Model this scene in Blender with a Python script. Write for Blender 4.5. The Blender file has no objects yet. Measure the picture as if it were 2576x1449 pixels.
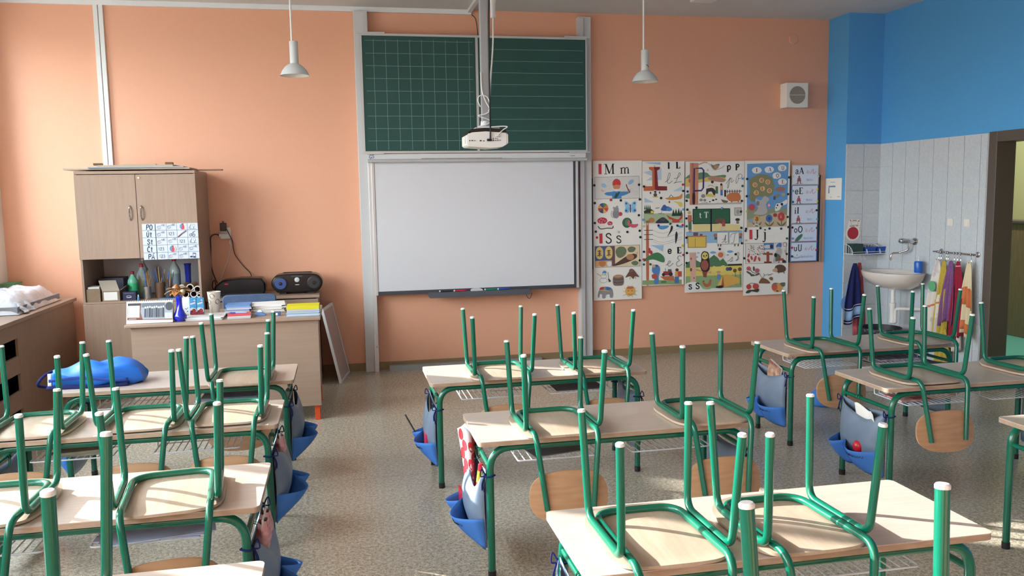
import bpy, math, random
from mathutils import Vector, Matrix, noise
random.seed(7)
SC = bpy.context.scene
COL = SC.collection
# ------------------------------------------------------------------ camera
cam_d = bpy.data.cameras.new('camera'); cam = bpy.data.objects.new('camera', cam_d); COL.objects.link(cam)
cam_d.sensor_width = 36.0; cam_d.lens = 2099.4 / 2576 * 36.0; cam_d.clip_start = 0.05; cam_d.clip_end = 200
YAW, PIT, ROL = 0.19901, 0.110619, -0.016987
_f = Vector((math.sin(YAW)*math.cos(PIT), math.cos(YAW)*math.cos(PIT), -math.sin(PIT)))
_r = Vector((math.cos(YAW), -math.sin(YAW), 0)); _u = _r.cross(_f)
_r2 = _r*math.cos(ROL) + _u*math.sin(ROL); _u2 = -_r*math.sin(ROL) + _u*math.cos(ROL)
cam.matrix_world = Matrix(((_r2.x, _u2.x, -_f.x, 0), (_r2.y, _u2.y, -_f.y, 0), (_r2.z, _u2.z, -_f.z, 1.679), (0, 0, 0, 1)))
SC.camera = cam
# ------------------------------------------------------------------ world, sun, exposure
SKY_STRENGTH = 11.5
SUN_STRENGTH = 13.0
SC.view_settings.view_transform = 'Standard'; SC.view_settings.look = 'None'
SC.view_settings.gamma = 1.0; SC.view_settings.use_curve_mapping = False
SC.view_settings.exposure = 0.8
W = bpy.data.worlds.new('sky'); SC.world = W; W.use_nodes = True
nt = W.node_tree; nt.nodes.clear()
wo = nt.nodes.new('ShaderNodeOutputWorld'); bg = nt.nodes.new('ShaderNodeBackground')
tc = nt.nodes.new('ShaderNodeTexCoord'); sx = nt.nodes.new('ShaderNodeSeparateXYZ'); cr_ = nt.nodes.new('ShaderNodeValToRGB')
mr = nt.nodes.new('ShaderNodeMapRange'); mr.inputs[1].default_value = -0.2; mr.inputs[2].default_value = 0.8
cr_.color_ramp.elements[0].position = 0.16; cr_.color_ramp.elements[0].color = (0.24, 0.25, 0.24, 1)
cr_.color_ramp.elements[1].position = 0.24; cr_.color_ramp.elements[1].color = (0.92, 0.97, 1.0, 1)
e_ = cr_.color_ramp.elements.new(1.0); e_.color = (0.70, 0.84, 1.0, 1)
nt.links.new(tc.outputs['Generated'], sx.inputs[0]); nt.links.new(sx.outputs[2], mr.inputs[0])
nt.links.new(mr.outputs[0], cr_.inputs[0]); nt.links.new(cr_.outputs[0], bg.inputs[0]); bg.inputs[1].default_value = SKY_STRENGTH
nt.links.new(bg.outputs[0], wo.inputs[0])
sun_d = bpy.data.lights.new('sun', 'SUN'); sun = bpy.data.objects.new('sun', sun_d); COL.objects.link(sun)
SUN_AZ, SUN_EL = math.radians(-33.0), math.radians(17.5)
_d = Vector((math.cos(SUN_AZ)*math.cos(SUN_EL), math.sin(SUN_AZ)*math.cos(SUN_EL), -math.sin(SUN_EL)))
sun.rotation_euler = _d.to_track_quat('-Z', 'Y').to_euler(); sun.location = (-12, 12, 8)
sun_d.energy = SUN_STRENGTH; sun_d.angle = math.radians(0.6); sun_d.color = (1.0, 0.98, 0.95)
WINDOWS = [(7.10, 7.82), (4.0, 6.28), (1.2, 3.4), (-1.2, 0.6)]
WZ0, WZ1 = 1.2, 3.2
XL, XR, YF, YB, ZC = -2.94, 5.49, 8.16, -1.6, 3.45
for i, (y0, y1) in enumerate(WINDOWS):
    pd = bpy.data.lights.new('window_portal', 'AREA'); po = bpy.data.objects.new('window_portal', pd); COL.objects.link(po)
    pd.shape = 'RECTANGLE'; pd.size = y1-y0; pd.size_y = WZ1-WZ0; pd.cycles.is_portal = True
    po.location = (XL-0.16, (y0+y1)/2, (WZ0+WZ1)/2); po.rotation_euler = (math.radians(90), 0, math.radians(-90))
# ------------------------------------------------------------------ helpers
def lin(c):
    if isinstance(c, str):
        c = c.lstrip('#'); c = [int(c[i:i+2], 16)/255 for i in (0, 2, 4)]
        c = [x/12.92 if x <= 0.04045 else ((x+0.055)/1.055)**2.4 for x in c]
    return (c[0], c[1], c[2], 1.0)
MATS = {}
def mat(name, col, rough=0.5, metal=0.0, spec=0.5, col2=None, scale=8.0, stretch=(1, 1, 1), detail=4.0, bump=0.0, alpha=1.0, coat=0.0, trans=0.0, lo=0.35, hi=0.65, sheen=0.0):
    if name in MATS: return MATS[name]
    m = bpy.data.materials.new(name); m.use_nodes = True; n = m.node_tree; b = n.nodes['Principled BSDF']
    b.inputs['Base Color'].default_value = lin(col); b.inputs['Roughness'].default_value = rough
    b.inputs['Metallic'].default_value = metal; b.inputs['Specular IOR Level'].default_value = spec
    b.inputs['Alpha'].default_value = alpha; b.inputs['Coat Weight'].default_value = coat; b.inputs['Transmission Weight'].default_value = trans
    b.inputs['Sheen Weight'].default_value = sheen
    if col2 is not None or bump:
        t = n.nodes.new('ShaderNodeTexCoord'); mp = n.nodes.new('ShaderNodeMapping'); mp.inputs['Scale'].default_value = stretch
        nz = n.nodes.new('ShaderNodeTexNoise'); nz.inputs['Scale'].default_value = scale; nz.inputs['Detail'].default_value = detail
        n.links.new(t.outputs['Object'], mp.inputs[0]); n.links.new(mp.outputs[0], nz.inputs['Vector'])
        if col2 is not None:
            r = n.nodes.new('ShaderNodeValToRGB'); r.color_ramp.elements[0].position = lo; r.color_ramp.elements[1].position = hi
            r.color_ramp.elements[0].color = lin(col); r.color_ramp.elements[1].color = lin(col2)
            n.links.new(nz.outputs[0], r.inputs[0]); n.links.new(r.outputs[0], b.inputs['Base Color'])
        if bump:
            bp = n.nodes.new('ShaderNodeBump'); bp.inputs['Strength'].default_value = bump; bp.inputs['Distance'].default_value = 0.01
            n.links.new(nz.outputs[0], bp.inputs['Height']); n.links.new(bp.outputs[0], b.inputs['Normal'])
    MATS[name] = m; return m
class MB:
    def __init__(s): s.v = []; s.f = []; s.c = []
    def add(s, vs, fs, col=None):
        o = len(s.v); s.v += [tuple(v) for v in vs]; s.f += [tuple(i+o for i in f) for f in fs]; s.c += [col]*len(fs); return s
    def box(s, x0, x1, y0, y1, z0, z1):
        return s.add([(x0,y0,z0),(x1,y0,z0),(x1,y1,z0),(x0,y1,z0),(x0,y0,z1),(x1,y0,z1),(x1,y1,z1),(x0,y1,z1)],
                     [(3,2,1,0),(4,5,6,7),(0,1,5,4),(1,2,6,5),(2,3,7,6),(3,0,4,7)])
    def obox(s, M, sx, sy, sz):
        n = len(s.v); s.box(-sx/2, sx/2, -sy/2, sy/2, -sz/2, sz/2)
        for i in range(n, len(s.v)): s.v[i] = tuple(M @ Vector(s.v[i]))
        return s
    def tube(s, pts, r, seg=10, caps=True, closed=False):
        P = [Vector(p) for p in pts]; n = len(P); rs = r if isinstance(r, (list, tuple)) else [r]*n
        T = []
        for i in range(n):
            a = P[i-1] if (i > 0 or closed) else P[i]; b = P[(i+1) % n] if (i < n-1 or closed) else P[i]
            T.append((b-a).normalized())
        up = Vector((0, 0, 1)) if abs(T[0].z) < 0.9 else Vector((1, 0, 0))
        N = (up - T[0]*up.dot(T[0])).normalized(); vs = []
        for i in range(n):
            if i: N = (N - T[i]*N.dot(T[i])).normalized()
            B = T[i].cross(N)
            for k in range(seg):
                a = 2*math.pi*k/seg; vs.append(P[i] + (N*math.cos(a) + B*math.sin(a))*rs[i])
        fs = []
        for i in range(n if closed else n-1):
            j = (i+1) % n
            for k in range(seg): fs.append((i*seg+k, i*seg+(k+1) % seg, j*seg+(k+1) % seg, j*seg+k))
        if caps and not closed:
            fs.append(tuple(range(seg-1, -1, -1))); fs.append(tuple((n-1)*seg+k for k in range(seg)))
        return s.add(vs, fs)
    def lathe(s, prof, seg=24, center=(0, 0, 0), M=None, closed_ends=True):
        vs = []; fs = []; n = len(prof)
        for (r, z) in prof:
            for k in range(seg):
                a = 2*math.pi*k/seg; v = Vector((r*math.cos(a), r*math.sin(a), z))
                if M: v = M @ v
                vs.append(v + Vector(center))
        for i in range(n-1):
            for k in range(seg): fs.append((i*seg+k, i*seg+(k+1) % seg, (i+1)*seg+(k+1) % seg, (i+1)*seg+k))
        if closed_ends:
            if prof[0][0] > 1e-5: fs.append(tuple(range(seg-1, -1, -1)))
            if prof[-1][0] > 1e-5: fs.append(tuple((n-1)*seg+k for k in range(seg)))
        return s.add(vs, fs)
    def prism(s, poly, fn, t0, t1):
        """extrude 2D poly; fn(u, v, t) -> 3D"""
        n = len(poly); vs = [fn(u, v, t0) for u, v in poly] + [fn(u, v, t1) for u, v in poly]
        fs = [tuple(range(n-1, -1, -1)), tuple(range(n, 2*n))] + [(i, (i+1) % n, n+(i+1) % n, n+i) for i in range(n)]
        return s.add(vs, fs)
    def grid(s, nu, nv, fn, wrap=False):
        vs = [fn(i/(nu if wrap else nu-1), j/(nv-1)) for j in range(nv) for i in range(nu)]; fs = []
        for j in range(nv-1):
            for i in range(nu if wrap else nu-1):
                fs.append((j*nu+i, j*nu+(i+1) % nu, (j+1)*nu+(i+1) % nu, (j+1)*nu+i))
        return s.add(vs, fs)
    def loft(s, rings, cap0=True, cap1=True):
        k = len(rings[0]); vs = [v for r in rings for v in r]; fs = []
        for j in range(len(rings)-1):
            for i in range(k): fs.append((j*k+i, j*k+(i+1) % k, (j+1)*k+(i+1) % k, (j+1)*k+i))
        if cap0: fs.append(tuple(range(k-1, -1, -1)))
        if cap1: fs.append(tuple((len(rings)-1)*k+i for i in range(k)))
        return s.add(vs, fs)
    def build(s, name, m, parent=None, smooth=35, bevel=0.0, solid=0.0, sub=0):
        me = bpy.data.meshes.new(name); me.from_pydata(s.v, [], s.f); me.update()
        if any(c is not None for c in s.c):
            at = me.color_attributes.new('Col', 'FLOAT_COLOR', 'CORNER')
            for p in me.polygons:
                for li in p.loop_indices: at.data[li].color = s.c[p.index] or (1, 1, 1, 1)
        if smooth:
            for p in me.polygons: p.use_smooth = True
            me.set_sharp_from_angle(angle=math.radians(smooth))
        o = bpy.data.objects.new(name, me); COL.objects.link(o)
        if m is not None: me.materials.append(m)
        if parent is not None: o.parent = parent
        if solid: md = o.modifiers.new('solid', 'SOLIDIFY'); md.thickness = solid; md.offset = 0
        if sub: md = o.modifiers.new('sub', 'SUBSURF'); md.levels = sub; md.render_levels = sub
        if bevel: md = o.modifiers.new('bevel', 'BEVEL'); md.width = bevel; md.segments = 2; md.limit_method = 'ANGLE'
        return o
def tag(o, label=None, cat=None, group=None, kind=None):
    if label: o['label'] = label
    if cat: o['category'] = cat
    if group: o['group'] = group
    if kind: o['kind'] = kind
    return o
def thing(name, label, cat, loc=(0, 0, 0), rz=0.0, group=None, scale=1.0):
    o = bpy.data.objects.new(name, None); COL.objects.link(o); o.location = loc; o.rotation_euler = (0, 0, rz); o.scale = (scale,)*3
    o.empty_display_size = 0.05
    return tag(o, label, cat, group)
def struct(o): o['kind'] = 'structure'; return o
def copy_tree(o, parent=None):
    c = o.copy(); COL.objects.link(c)
    if parent: c.parent = parent
    for ch in list(o.children): copy_tree(ch, c)
    return c
def fillet(pts, rad, n=6):
    P = [Vector(p) for p in pts]; out = [P[0]]
    for i in range(1, len(P)-1):
        a, b, c = P[i-1], P[i], P[i+1]; r = rad[i-1] if isinstance(rad, (list, tuple)) else rad
        d1 = (a-b).normalized(); d2 = (c-b).normalized(); ang = d1.angle(d2); t = min(r/math.tan(ang/2), (a-b).length*0.48, (c-b).length*0.48)
        p0 = b + d1*t; p1 = b + d2*t
        for k in range(n+1):
            u = k/n; out.append(p0*(1-u)**2 + b*2*u*(1-u) + p1*u*u)
    out.append(P[-1]); return out
def crs(pts, n=6, closed=False):
    """Catmull-Rom through points (any dim)"""
    P = [Vector(p) for p in pts]; out = []; N = len(P)
    for i in range(N if closed else N-1):
        p1, p2 = P[i], P[(i+1) % N]; p0 = P[i-1] if (i or closed) else p1; p3 = P[(i+2) % N] if (closed or i+2 < N) else p2
        for k in range(n):
            t = k/n; out.append(0.5*((2*p1) + (p2-p0)*t + (2*p0-5*p1+4*p2-p3)*t*t + (3*p1-p0-3*p2+p3)*t**3))
    if not closed: out.append(P[-1])
    return out
def rrect(w, h, r, n=4, cx=0, cy=0):
    out = []
    for (sx_, sy_, a0) in ((1, 1, 0), (-1, 1, 90), (-1, -1, 180), (1, -1, 270)):
        for k in range(n+1):
            a = math.radians(a0 + 90*k/n); out.append((cx+sx_*(w/2-r)+r*math.cos(a), cy+sy_*(h/2-r)+r*math.sin(a)))
    return out
# ------------------------------------------------------------------ materials
M_ORANGE = mat('orange_plaster', '#e5ab8d', 0.42, spec=0.5, col2='#e6ad8f', scale=60.0)
M_WHITEW = mat('white_plaster', '#e4e2dc', 0.9, spec=0.3, col2='#dedcd6', scale=2.0)
M_BLUE = mat('blue_plaster', '#58a5e0', 0.8, spec=0.35, col2='#5ba7e1', scale=60.0)
M_CEIL = mat('ceiling_paint', '#d6d5d2', 0.9, spec=0.3)
M_WOODF = mat('beech_laminate', '#a68d7b', 0.45, spec=0.4, col2='#a08775', scale=5.0, stretch=(14, 14, 0.7), detail=3)
M_WOODH = mat('beech_laminate_flat', '#a68d7b', 0.45, spec=0.4, col2='#a08775', scale=5.0, stretch=(0.7, 14, 14), detail=3)
M_TOP = mat('desk_laminate', '#cab7aa', 0.30, spec=0.5, col2='#c2aea0', scale=5.0, stretch=(1.2, 16, 1), detail=3)
M_EDGE = mat('beech_edge', '#b39a84', 0.5, spec=0.4, col2='#a68b74', scale=8, stretch=(2, 10, 10))
M_PLY = mat('seat_plywood', '#c0ab98', 0.34, spec=0.5, col2='#b7a08a', scale=5.0, stretch=(12, 1.5, 4), detail=4)
M_PLYB = mat('backrest_plywood', '#ba9370', 0.42, spec=0.45, col2='#ae8562', scale=5.0, stretch=(1.5, 4, 12), detail=4)
M_GREEN = mat('green_enamel', '#00614a', 0.25, spec=0.5, coat=0.15)
M_CAP = mat('white_plastic', '#e6e6e4', 0.45)
M_BLACKP = mat('black_plastic', '#1b1b1d', 0.35)
M_GREYM = mat('grey_metal', '#c8cbcd', 0.42, metal=0.0, spec=0.5)
M_ALU = mat('aluminium_frame', '#c9ccce', 0.35, metal=0.35)
M_CHROME = mat('chrome', '#c8cacc', 0.12, metal=1.0)
M_WIRE = mat('white_wire', '#d8dce2', 0.3)
M_WHITE = mat('white_board_surface', '#d6d9df', 0.32, spec=0.5)
M_PAPER = mat('paper', '#eceae4', 0.8, spec=0.2)
M_PLW = mat('warm_white_plastic', '#e9e6dd', 0.4)
M_NAVY = mat('navy_cloth', '#20265a', 0.9, spec=0.2)
M_DARK = mat('dark_grey_plastic', '#3f434a', 0.5)
def print_mat():
    m = bpy.data.materials.new('printed_ink'); m.use_nodes = True; n = m.node_tree; b = n.nodes['Principled BSDF']
    a = n.nodes.new('ShaderNodeAttribute'); a.attribute_name = 'Col'; n.links.new(a.outputs['Color'], b.inputs['Base Color'])
    b.inputs['Roughness'].default_value = 0.65; b.inputs['Specular IOR Level'].default_value = 0.3
    return m
M_PRINT = print_mat()
def floor_mat():
    m = bpy.data.materials.new('speckled_linoleum'); m.use_nodes = True; n = m.node_tree; b = n.nodes['Principled BSDF']
    t = n.nodes.new('ShaderNodeTexCoord')
    def nz(scale, det, lo, hi, c0, c1):
        x = n.nodes.new('ShaderNodeTexNoise'); x.inputs['Scale'].default_value = scale; x.inputs['Detail'].default_value = det
        n.links.new(t.outputs['Object'], x.inputs['Vector']); r = n.nodes.new('ShaderNodeValToRGB')
        r.color_ramp.elements[0].position = lo; r.color_ramp.elements[1].position = hi; r.color_ramp.elements[0].color = lin(c0); r.color_ramp.elements[1].color = lin(c1)
        n.links.new(x.outputs[0], r.inputs[0]); return r
    a = nz(55, 4, 0.36, 0.64, '#a19683', '#ccc1ae'); d = nz(130, 2, 0.56, 0.66, '#ffffff', '#867c6c'); c = nz(95, 2, 0.60, 0.70, '#000000', '#ffffff')
    mx = n.nodes.new('ShaderNodeMixRGB'); mx.blend_type = 'MULTIPLY'; mx.inputs[0].default_value = 0.8
    n.links.new(a.outputs[0], mx.inputs[1]); n.links.new(d.outputs[0], mx.inputs[2])
    m2 = n.nodes.new('ShaderNodeMixRGB'); m2.inputs[2].default_value = lin('#d8cfbe'); n.links.new(c.outputs[0], m2.inputs[0]); n.links.new(mx.outputs[0], m2.inputs[1])
    # welded seams of the sheets every 1.5 m
    s = n.nodes.new('ShaderNodeSeparateXYZ'); n.links.new(t.outputs['Object'], s.inputs[0])
    q = n.nodes.new('ShaderNodeMath'); q.operation = 'PINGPONG'; q.inputs[1].default_value = 0.75
    ad = n.nodes.new('ShaderNodeMath'); ad.inputs[1].default_value = 1.05; n.links.new(s.outputs[1], ad.inputs[0]); n.links.new(ad.outputs[0], q.inputs[0])
    lt = n.nodes.new('ShaderNodeMath'); lt.operation = 'LESS_THAN'; lt.inputs[1].default_value = 0.003; n.links.new(q.outputs[0], lt.inputs[0])
    sc_ = n.nodes.new('ShaderNodeMath'); sc_.operation = 'MULTIPLY'; sc_.inputs[1].default_value = 0.45; n.links.new(lt.outputs[0], sc_.inputs[0])
    m3 = n.nodes.new('ShaderNodeMixRGB'); m3.inputs[2].default_value = lin('#5d5344'); n.links.new(sc_.outputs[0], m3.inputs[0]); n.links.new(m2.outputs[0], m3.inputs[1])
    n.links.new(m3.outputs[0], b.inputs['Base Color']); b.inputs['Roughness'].default_value = 0.24; b.inputs['Specular IOR Level'].default_value = 0.5
    return m
def B(name, x0, x1, y0, y1, z0, z1, m, parent=None, bevel=0.0):
    """box part; top-level call places the object's origin at its base centre"""
    if parent is None:
        cx, cy = (x0+x1)/2, (y0+y1)/2
        o = MB().box(x0-cx, x1-cx, y0-cy, y1-cy, 0, z1-z0).build(name, m, None, 0, bevel); o.location = (cx, cy, z0); return o
    return MB().box(x0, x1, y0, y1, z0, z1).build(name, m, parent, 0, bevel)
# ------------------------------------------------------------------ room shell
T = 0.3
struct(MB().box(XL-T, XR+0.2, YB-0.2, YF+T, -0.1, 0).build('floor', floor_mat(), None, 0))
struct(B('ceiling', XL-T, XR+0.2, YB-0.2, YF+T, ZC, ZC+0.15, M_CEIL))
struct(B('wall_front', XL-T, XR+0.2, YF, YF+0.25, 0, ZC, M_ORANGE))
struct(B('wall_back', XL-T, XR+0.2, YB-0.2, YB, 0, ZC, M_ORANGE))
# window wall: sill band, lintel band, piers
wl = MB().box(XL-T, XL, YB, YF, 0, WZ0).box(XL-T, XL, YB, YF, WZ1, ZC)
ys = [YB] + [v for w in sorted(WINDOWS) for v in w] + [YF]
for i in range(0, len(ys), 2): wl.box(XL-T, XL, ys[i], ys[i+1], WZ0, WZ1)
struct(wl.build('wall_left', M_WHITEW, None, 0))
def glass_mat():
    m = bpy.data.materials.new('window_glass'); m.use_nodes = True; n = m.node_tree; n.nodes.clear()
    o = n.nodes.new('ShaderNodeOutputMaterial'); a = n.nodes.new('ShaderNodeBsdfTransparent'); g = n.nodes.new('ShaderNodeBsdfGlossy'); mx = n.nodes.new('ShaderNodeMixShader')
    g.inputs['Roughness'].default_value = 0.02; mx.inputs[0].default_value = 0.05; a.inputs[0].default_value = (0.97, 0.98, 0.97, 1)
    n.links.new(a.outputs[0], mx.inputs[1]); n.links.new(g.outputs[0], mx.inputs[2]); n.links.new(mx.outputs[0], o.inputs[0]); return m
M_GLASS = glass_mat()
for i, (y0, y1) in enumerate(WINDOWS):
    w = bpy.data.objects.new('window_%d' % (i+1), None); COL.objects.link(w); w.location = (XL-0.22, (y0+y1)/2, WZ0); struct(w)
    hw = (y1-y0)/2; h = WZ1-WZ0; n = 2 if hw > 0.8 else 1
    fr = MB().box(-0.03, 0.03, -hw, hw, 0, 0.07).box(-0.03, 0.03, -hw, hw, h-0.07, h)
    xs = [-hw + 2*hw*k/n for k in range(n+1)]
    for k, y in enumerate(xs):
        a, b = (y, y+0.06) if k == 0 else (y-0.06, y) if k == n else (y-0.03, y+0.03)
        fr.box(-0.03, 0.03, a, b, 0.07, h-0.07)
    fr.build('window_frame', M_CAP, w, 0)
    for k in range(n): MB().box(-0.004, 0.004, xs[k]+0.06, xs[k+1]-0.06, 0.07, h-0.07).build('pane', M_GLASS, w, 0)
    MB().box(0.03, 0.26, -hw-0.03, hw+0.03, -0.03, 0.0).build('window_sill', M_CAP, w, 0)
# blue right wall with doorway, blue corner pilaster
DY0, DY1, DZ = 5.30, 6.25, 2.10
struct(MB().box(XR, XR+0.16, DY1, YF, 0, ZC).box(XR, XR+0.16, YB, DY0, 0, ZC).box(XR, XR+0.16, DY0, DY1, DZ, ZC).build('wall_right', M_BLUE, None, 0))
pil = struct(MB().box(5.09, XR, 7.80, YF, 0, ZC).build('wall_pilaster', M_BLUE, None, 0))
M_GROUT = mat('grout', '#d6d6d4', 0.8)
M_TILE = mat('pale_tile', '#bfcbd4', 0.28, spec=0.5, col2='#d0d4d7', scale=60, detail=6, lo=0.35, hi=0.65)
wr = bpy.data.objects['wall_right']
TZ = 2.142; th, tw = 0.238, 0.199
def tile_mesh(w, h, axis):
    b = MB(); g = 0.0025
    if axis == 'x': b.box(-0.008, 0, -w/2+g, w/2-g, g-h/2, h/2-g)
    else: b.box(-w/2+g, w/2-g, -0.008, 0, g-h/2, h/2-g)
    return b
MB().box(XR-0.004, XR+0.001, 6.315, 7.796, 0, TZ).build('grout_bed', M_GROUT, wr, 0)
MB().box(5.09, XR, 7.796, 7.801, 0, TZ).build('grout_bed', M_GROUT, pil, 0)
protos = {}
def put_tile(axis, w, h, loc, parent):
    k = (axis, round(w, 3), round(h, 3))
    if k not in protos:
        o = tile_mesh(w, h, axis).build('tile', M_TILE, parent, 0); protos[k] = o
    else: o = protos[k].copy(); COL.objects.link(o); o.parent = parent
    o.location = loc
nrow = 9
for r in range(nrow):
    z1 = TZ - r*th; z0 = max(0.0, z1-th)
    if z1-z0 < 0.02: continue
    y = 7.79
    while y > 6.33:
        w = min(tw, y-6.318)
        put_tile('x', w, z1-z0, (XR-0.003, y-w/2, (z0+z1)/2), wr); y -= tw
    for c in range(2): put_tile('y', 0.2, z1-z0, (5.19+0.2*c, 7.797, (z0+z1)/2), pil)
# door frame (sheet steel) and the corridor behind it
M_JAMB = mat('brown_door_frame', '#5a514b', 0.4)
dj = bpy.data.objects.new('door_1', None); COL.objects.link(dj); struct(dj); dj.location = (XR, (DY0+DY1)/2, 0)
hw = (DY1-DY0)/2
MB().box(-0.015, 0.175, hw-0.04, hw+0.055, 0, DZ+0.05).build('door_jamb', M_JAMB, dj, 0, 0.004)
MB().box(-0.015, 0.175, -hw-0.055, -hw+0.04, 0, DZ+0.05).build('door_jamb', M_JAMB, dj, 0, 0.004)
MB().box(-0.015, 0.175, -hw+0.04, hw-0.04, DZ-0.04, DZ+0.05).build('door_head', M_JAMB, dj, 0, 0.004)
M_YEL = mat('yellow_plaster', '#cfc98f', 0.85)
struct(B('floor_corridor', XR+0.2, 9.2, 3.2, 10.4, -0.1, 0.0, mat('teal_linoleum', '#6fc0ae', 0.25)))
MB().box(XR, XR+0.2, DY0, DY1, -0.1, 0.001).build('threshold', mat('teal_linoleum', '#6fc0ae'), dj, 0)
struct(B('wall_corridor', 7.66, 7.86, 3.2, 10.4, 0, 3.3, M_YEL))
struct(B('wall_corridor_end', XR+0.2, 7.66, 10.2, 10.4, 0, 3.3, M_YEL))
struct(B('wall_corridor_near', XR+0.16, 7.66, 3.2, 3.4, 0, 3.3, M_YEL))
struct(B('wall_corridor_side', XR, XR+0.2, YF+0.25, 10.4, 0, 3.3, M_YEL))
struct(B('ceiling_corridor', XR+0.16, 7.86, 3.2, 10.4, 3.3, 3.5, M_CEIL))
M_BRN = mat('brown_veneer', '#8a7052', 0.4, col2='#7d6548', scale=5, stretch=(8, 8, 1))
cd_ = thing('corridor_cupboard', 'low brown veneer cupboard against the yellow corridor wall beyond the doorway', 'cupboard', (7.52, 8.35, 0))
MB().box(-0.13, 0.13, -0.6, 0.35, 0.0, 1.27).build('body', M_BRN, cd_, 0, 0.004)
MB().box(-0.16, 0.13, -0.62, 0.37, 1.27, 1.30).build('top', M_JAMB, cd_, 0, 0.004)
MB().box(-0.14, -0.125, -0.16, -0.10, 0.02, 1.26).build('post', M_JAMB, cd_, 0)
cl = thing('corridor_fill', 'added unseen ceiling lamp brightening the corridor beyond the doorway', 'lamp', (6.6, 7.4, 3.26))  # unseen lamp added to light up the corridor
MB().box(-0.12, 0.12, -0.6, 0.6, 0, 0.04).build('housing', M_CAP, cl, 0)
cld = bpy.data.lights.new('corridor_fill_light', 'AREA'); clo = bpy.data.objects.new('corridor_fill_light', cld); COL.objects.link(clo)
cld.shape = 'RECTANGLE'; cld.size = 0.22; cld.size_y = 1.15; cld.energy = 30; cld.color = (1, 0.98, 0.93); clo.location = (0, 0, -0.01); clo.parent = cl
struct(B('unseen_sun_blocker', -11.0, -8.0, 10.2, 13.2, 0, 3.7, M_WHITEW))  # unseen block added outside to keep low sun off the classroom floor
# skirting
M_SKIRT = mat('olive_skirting', '#8f7a58', 0.5)
struct(B('baseboard_front', XL, 5.09, YF-0.014, YF, 0, 0.075, M_SKIRT))
# grey floor cable cover along the wall under the board
tag(MB().prism([(-0.05, 0), (0.05, 0), (0.03, 0.05), (-0.03, 0.05)], lambda a, z, t: (t, a, z), -0.76, 0.76).build('floor_cable_duct', mat('grey_duct', '#8d908e', 0.5), None, 0), 'grey plastic cable duct on the floor at the foot of the wall under the whiteboard', 'cable duct').location = (1.16, YF-0.075, 0)
# cable trunking
M_TRUNK = mat('trunking', '#e2e6e8', 0.4)
t = thing('vertical_cable_trunking', 'white vertical cable trunking on the orange wall above the tall cupboard', 'trunking', (-2.035, YF, 1.95))
MB().box(-0.04, -0.003, -0.025, 0, 0, ZC-1.95).build('duct', M_TRUNK, t, 0, 0.002)
MB().box(0.003, 0.04, -0.025, 0, 0, ZC-1.95).build('duct', M_TRUNK, t, 0, 0.002)
t = thing('ceiling_cable_trunking', 'white cable trunking along the top of the orange wall, turning across the ceiling', 'trunking', (-0.35, YF, ZC-0.045))
MB().box(-2.58, 1.64, -0.03, 0, 0, 0.045).build('duct', M_TRUNK, t, 0, 0.002)
MB().box(1.60, 1.64, -1.9, -0.03, 0.015, 0.045).build('duct', M_TRUNK, t, 0, 0.002)
# ------------------------------------------------------------------ school desks
DH = 0.624
def make_desk():
    d = thing('school_desk', 'x', 'desk', group='two-seat school desks with green tube legs')
    poly = rrect(1.3, 0.5, 0.022, 4)
    tp = MB().prism(poly, lambda u, v, t: (u, v, t), DH-0.003, DH).build('tabletop', M_TOP, d, 30)
    MB().prism([(u*0.9995, v*0.999) for u, v in poly], lambda u, v, t: (u, v, t), DH-0.022, DH-0.003).build('edge_band', M_EDGE, tp, 30)
    for sy in (-1, 1):
        y = sy*0.216; z = DH-0.022-0.0165
        for sx_ in (-1, 1):
            lg = MB().tube(fillet([(sx_*0.597, y, 0.015), (sx_*0.597, y, z), (sx_*0.36, y, z)], 0.1, 8), 0.0165, 14).build('leg', M_GREEN, d)
            MB().lathe([(0.0185, 0), (0.0185, 0.03), (0.0165, 0.032)], 14, (sx_*0.597, y, 0)).build('leg_cap', M_BLACKP, lg)
        MB().tube([(-0.36, y, z), (0.36, y, z)], 0.0165, 14).build('rail', M_GREEN, d)
    for sx_ in (-1, 1):
        MB().tube([(sx_*0.597, -0.216, 0.50), (sx_*0.597, 0.216, 0.50)], 0.011, 10).build('end_rail', M_GREEN, d)
        x0, x1, y0, y1, z = 0.075, 0.46, -0.165, 0.13, 0.50; b = MB(); r = 0.0026
        a0, a1 = sorted((sx_*x0, sx_*x1))
        b.tube(fillet([(a0, y1, DH-0.03), (a0, y1, z), (a0, y0, z), (a1, y0, z), (a1, y1, z), (a1, y1, DH-0.03)], 0.015, 3), r*1.35, 6)
        b.tube([(a0, y1, z), (a1, y1, z)], r*1.2, 6); b.tube([(a0, 0.0, z), (a1, 0.0, z)], r, 6)
        nw = 12
        for k in range(1, nw): x = a0+(a1-a0)*k/nw; b.tube([(x, y0, z), (x, y1, z), (x, y1, z+0.03)], r, 6)
        for x in (a0, a1): b.tube([(x, y0+0.1, z), (x, y0+0.1, DH-0.03)], r*1.2, 6)
        b.build('wire_rack', M_WIRE, d)
    return d
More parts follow.
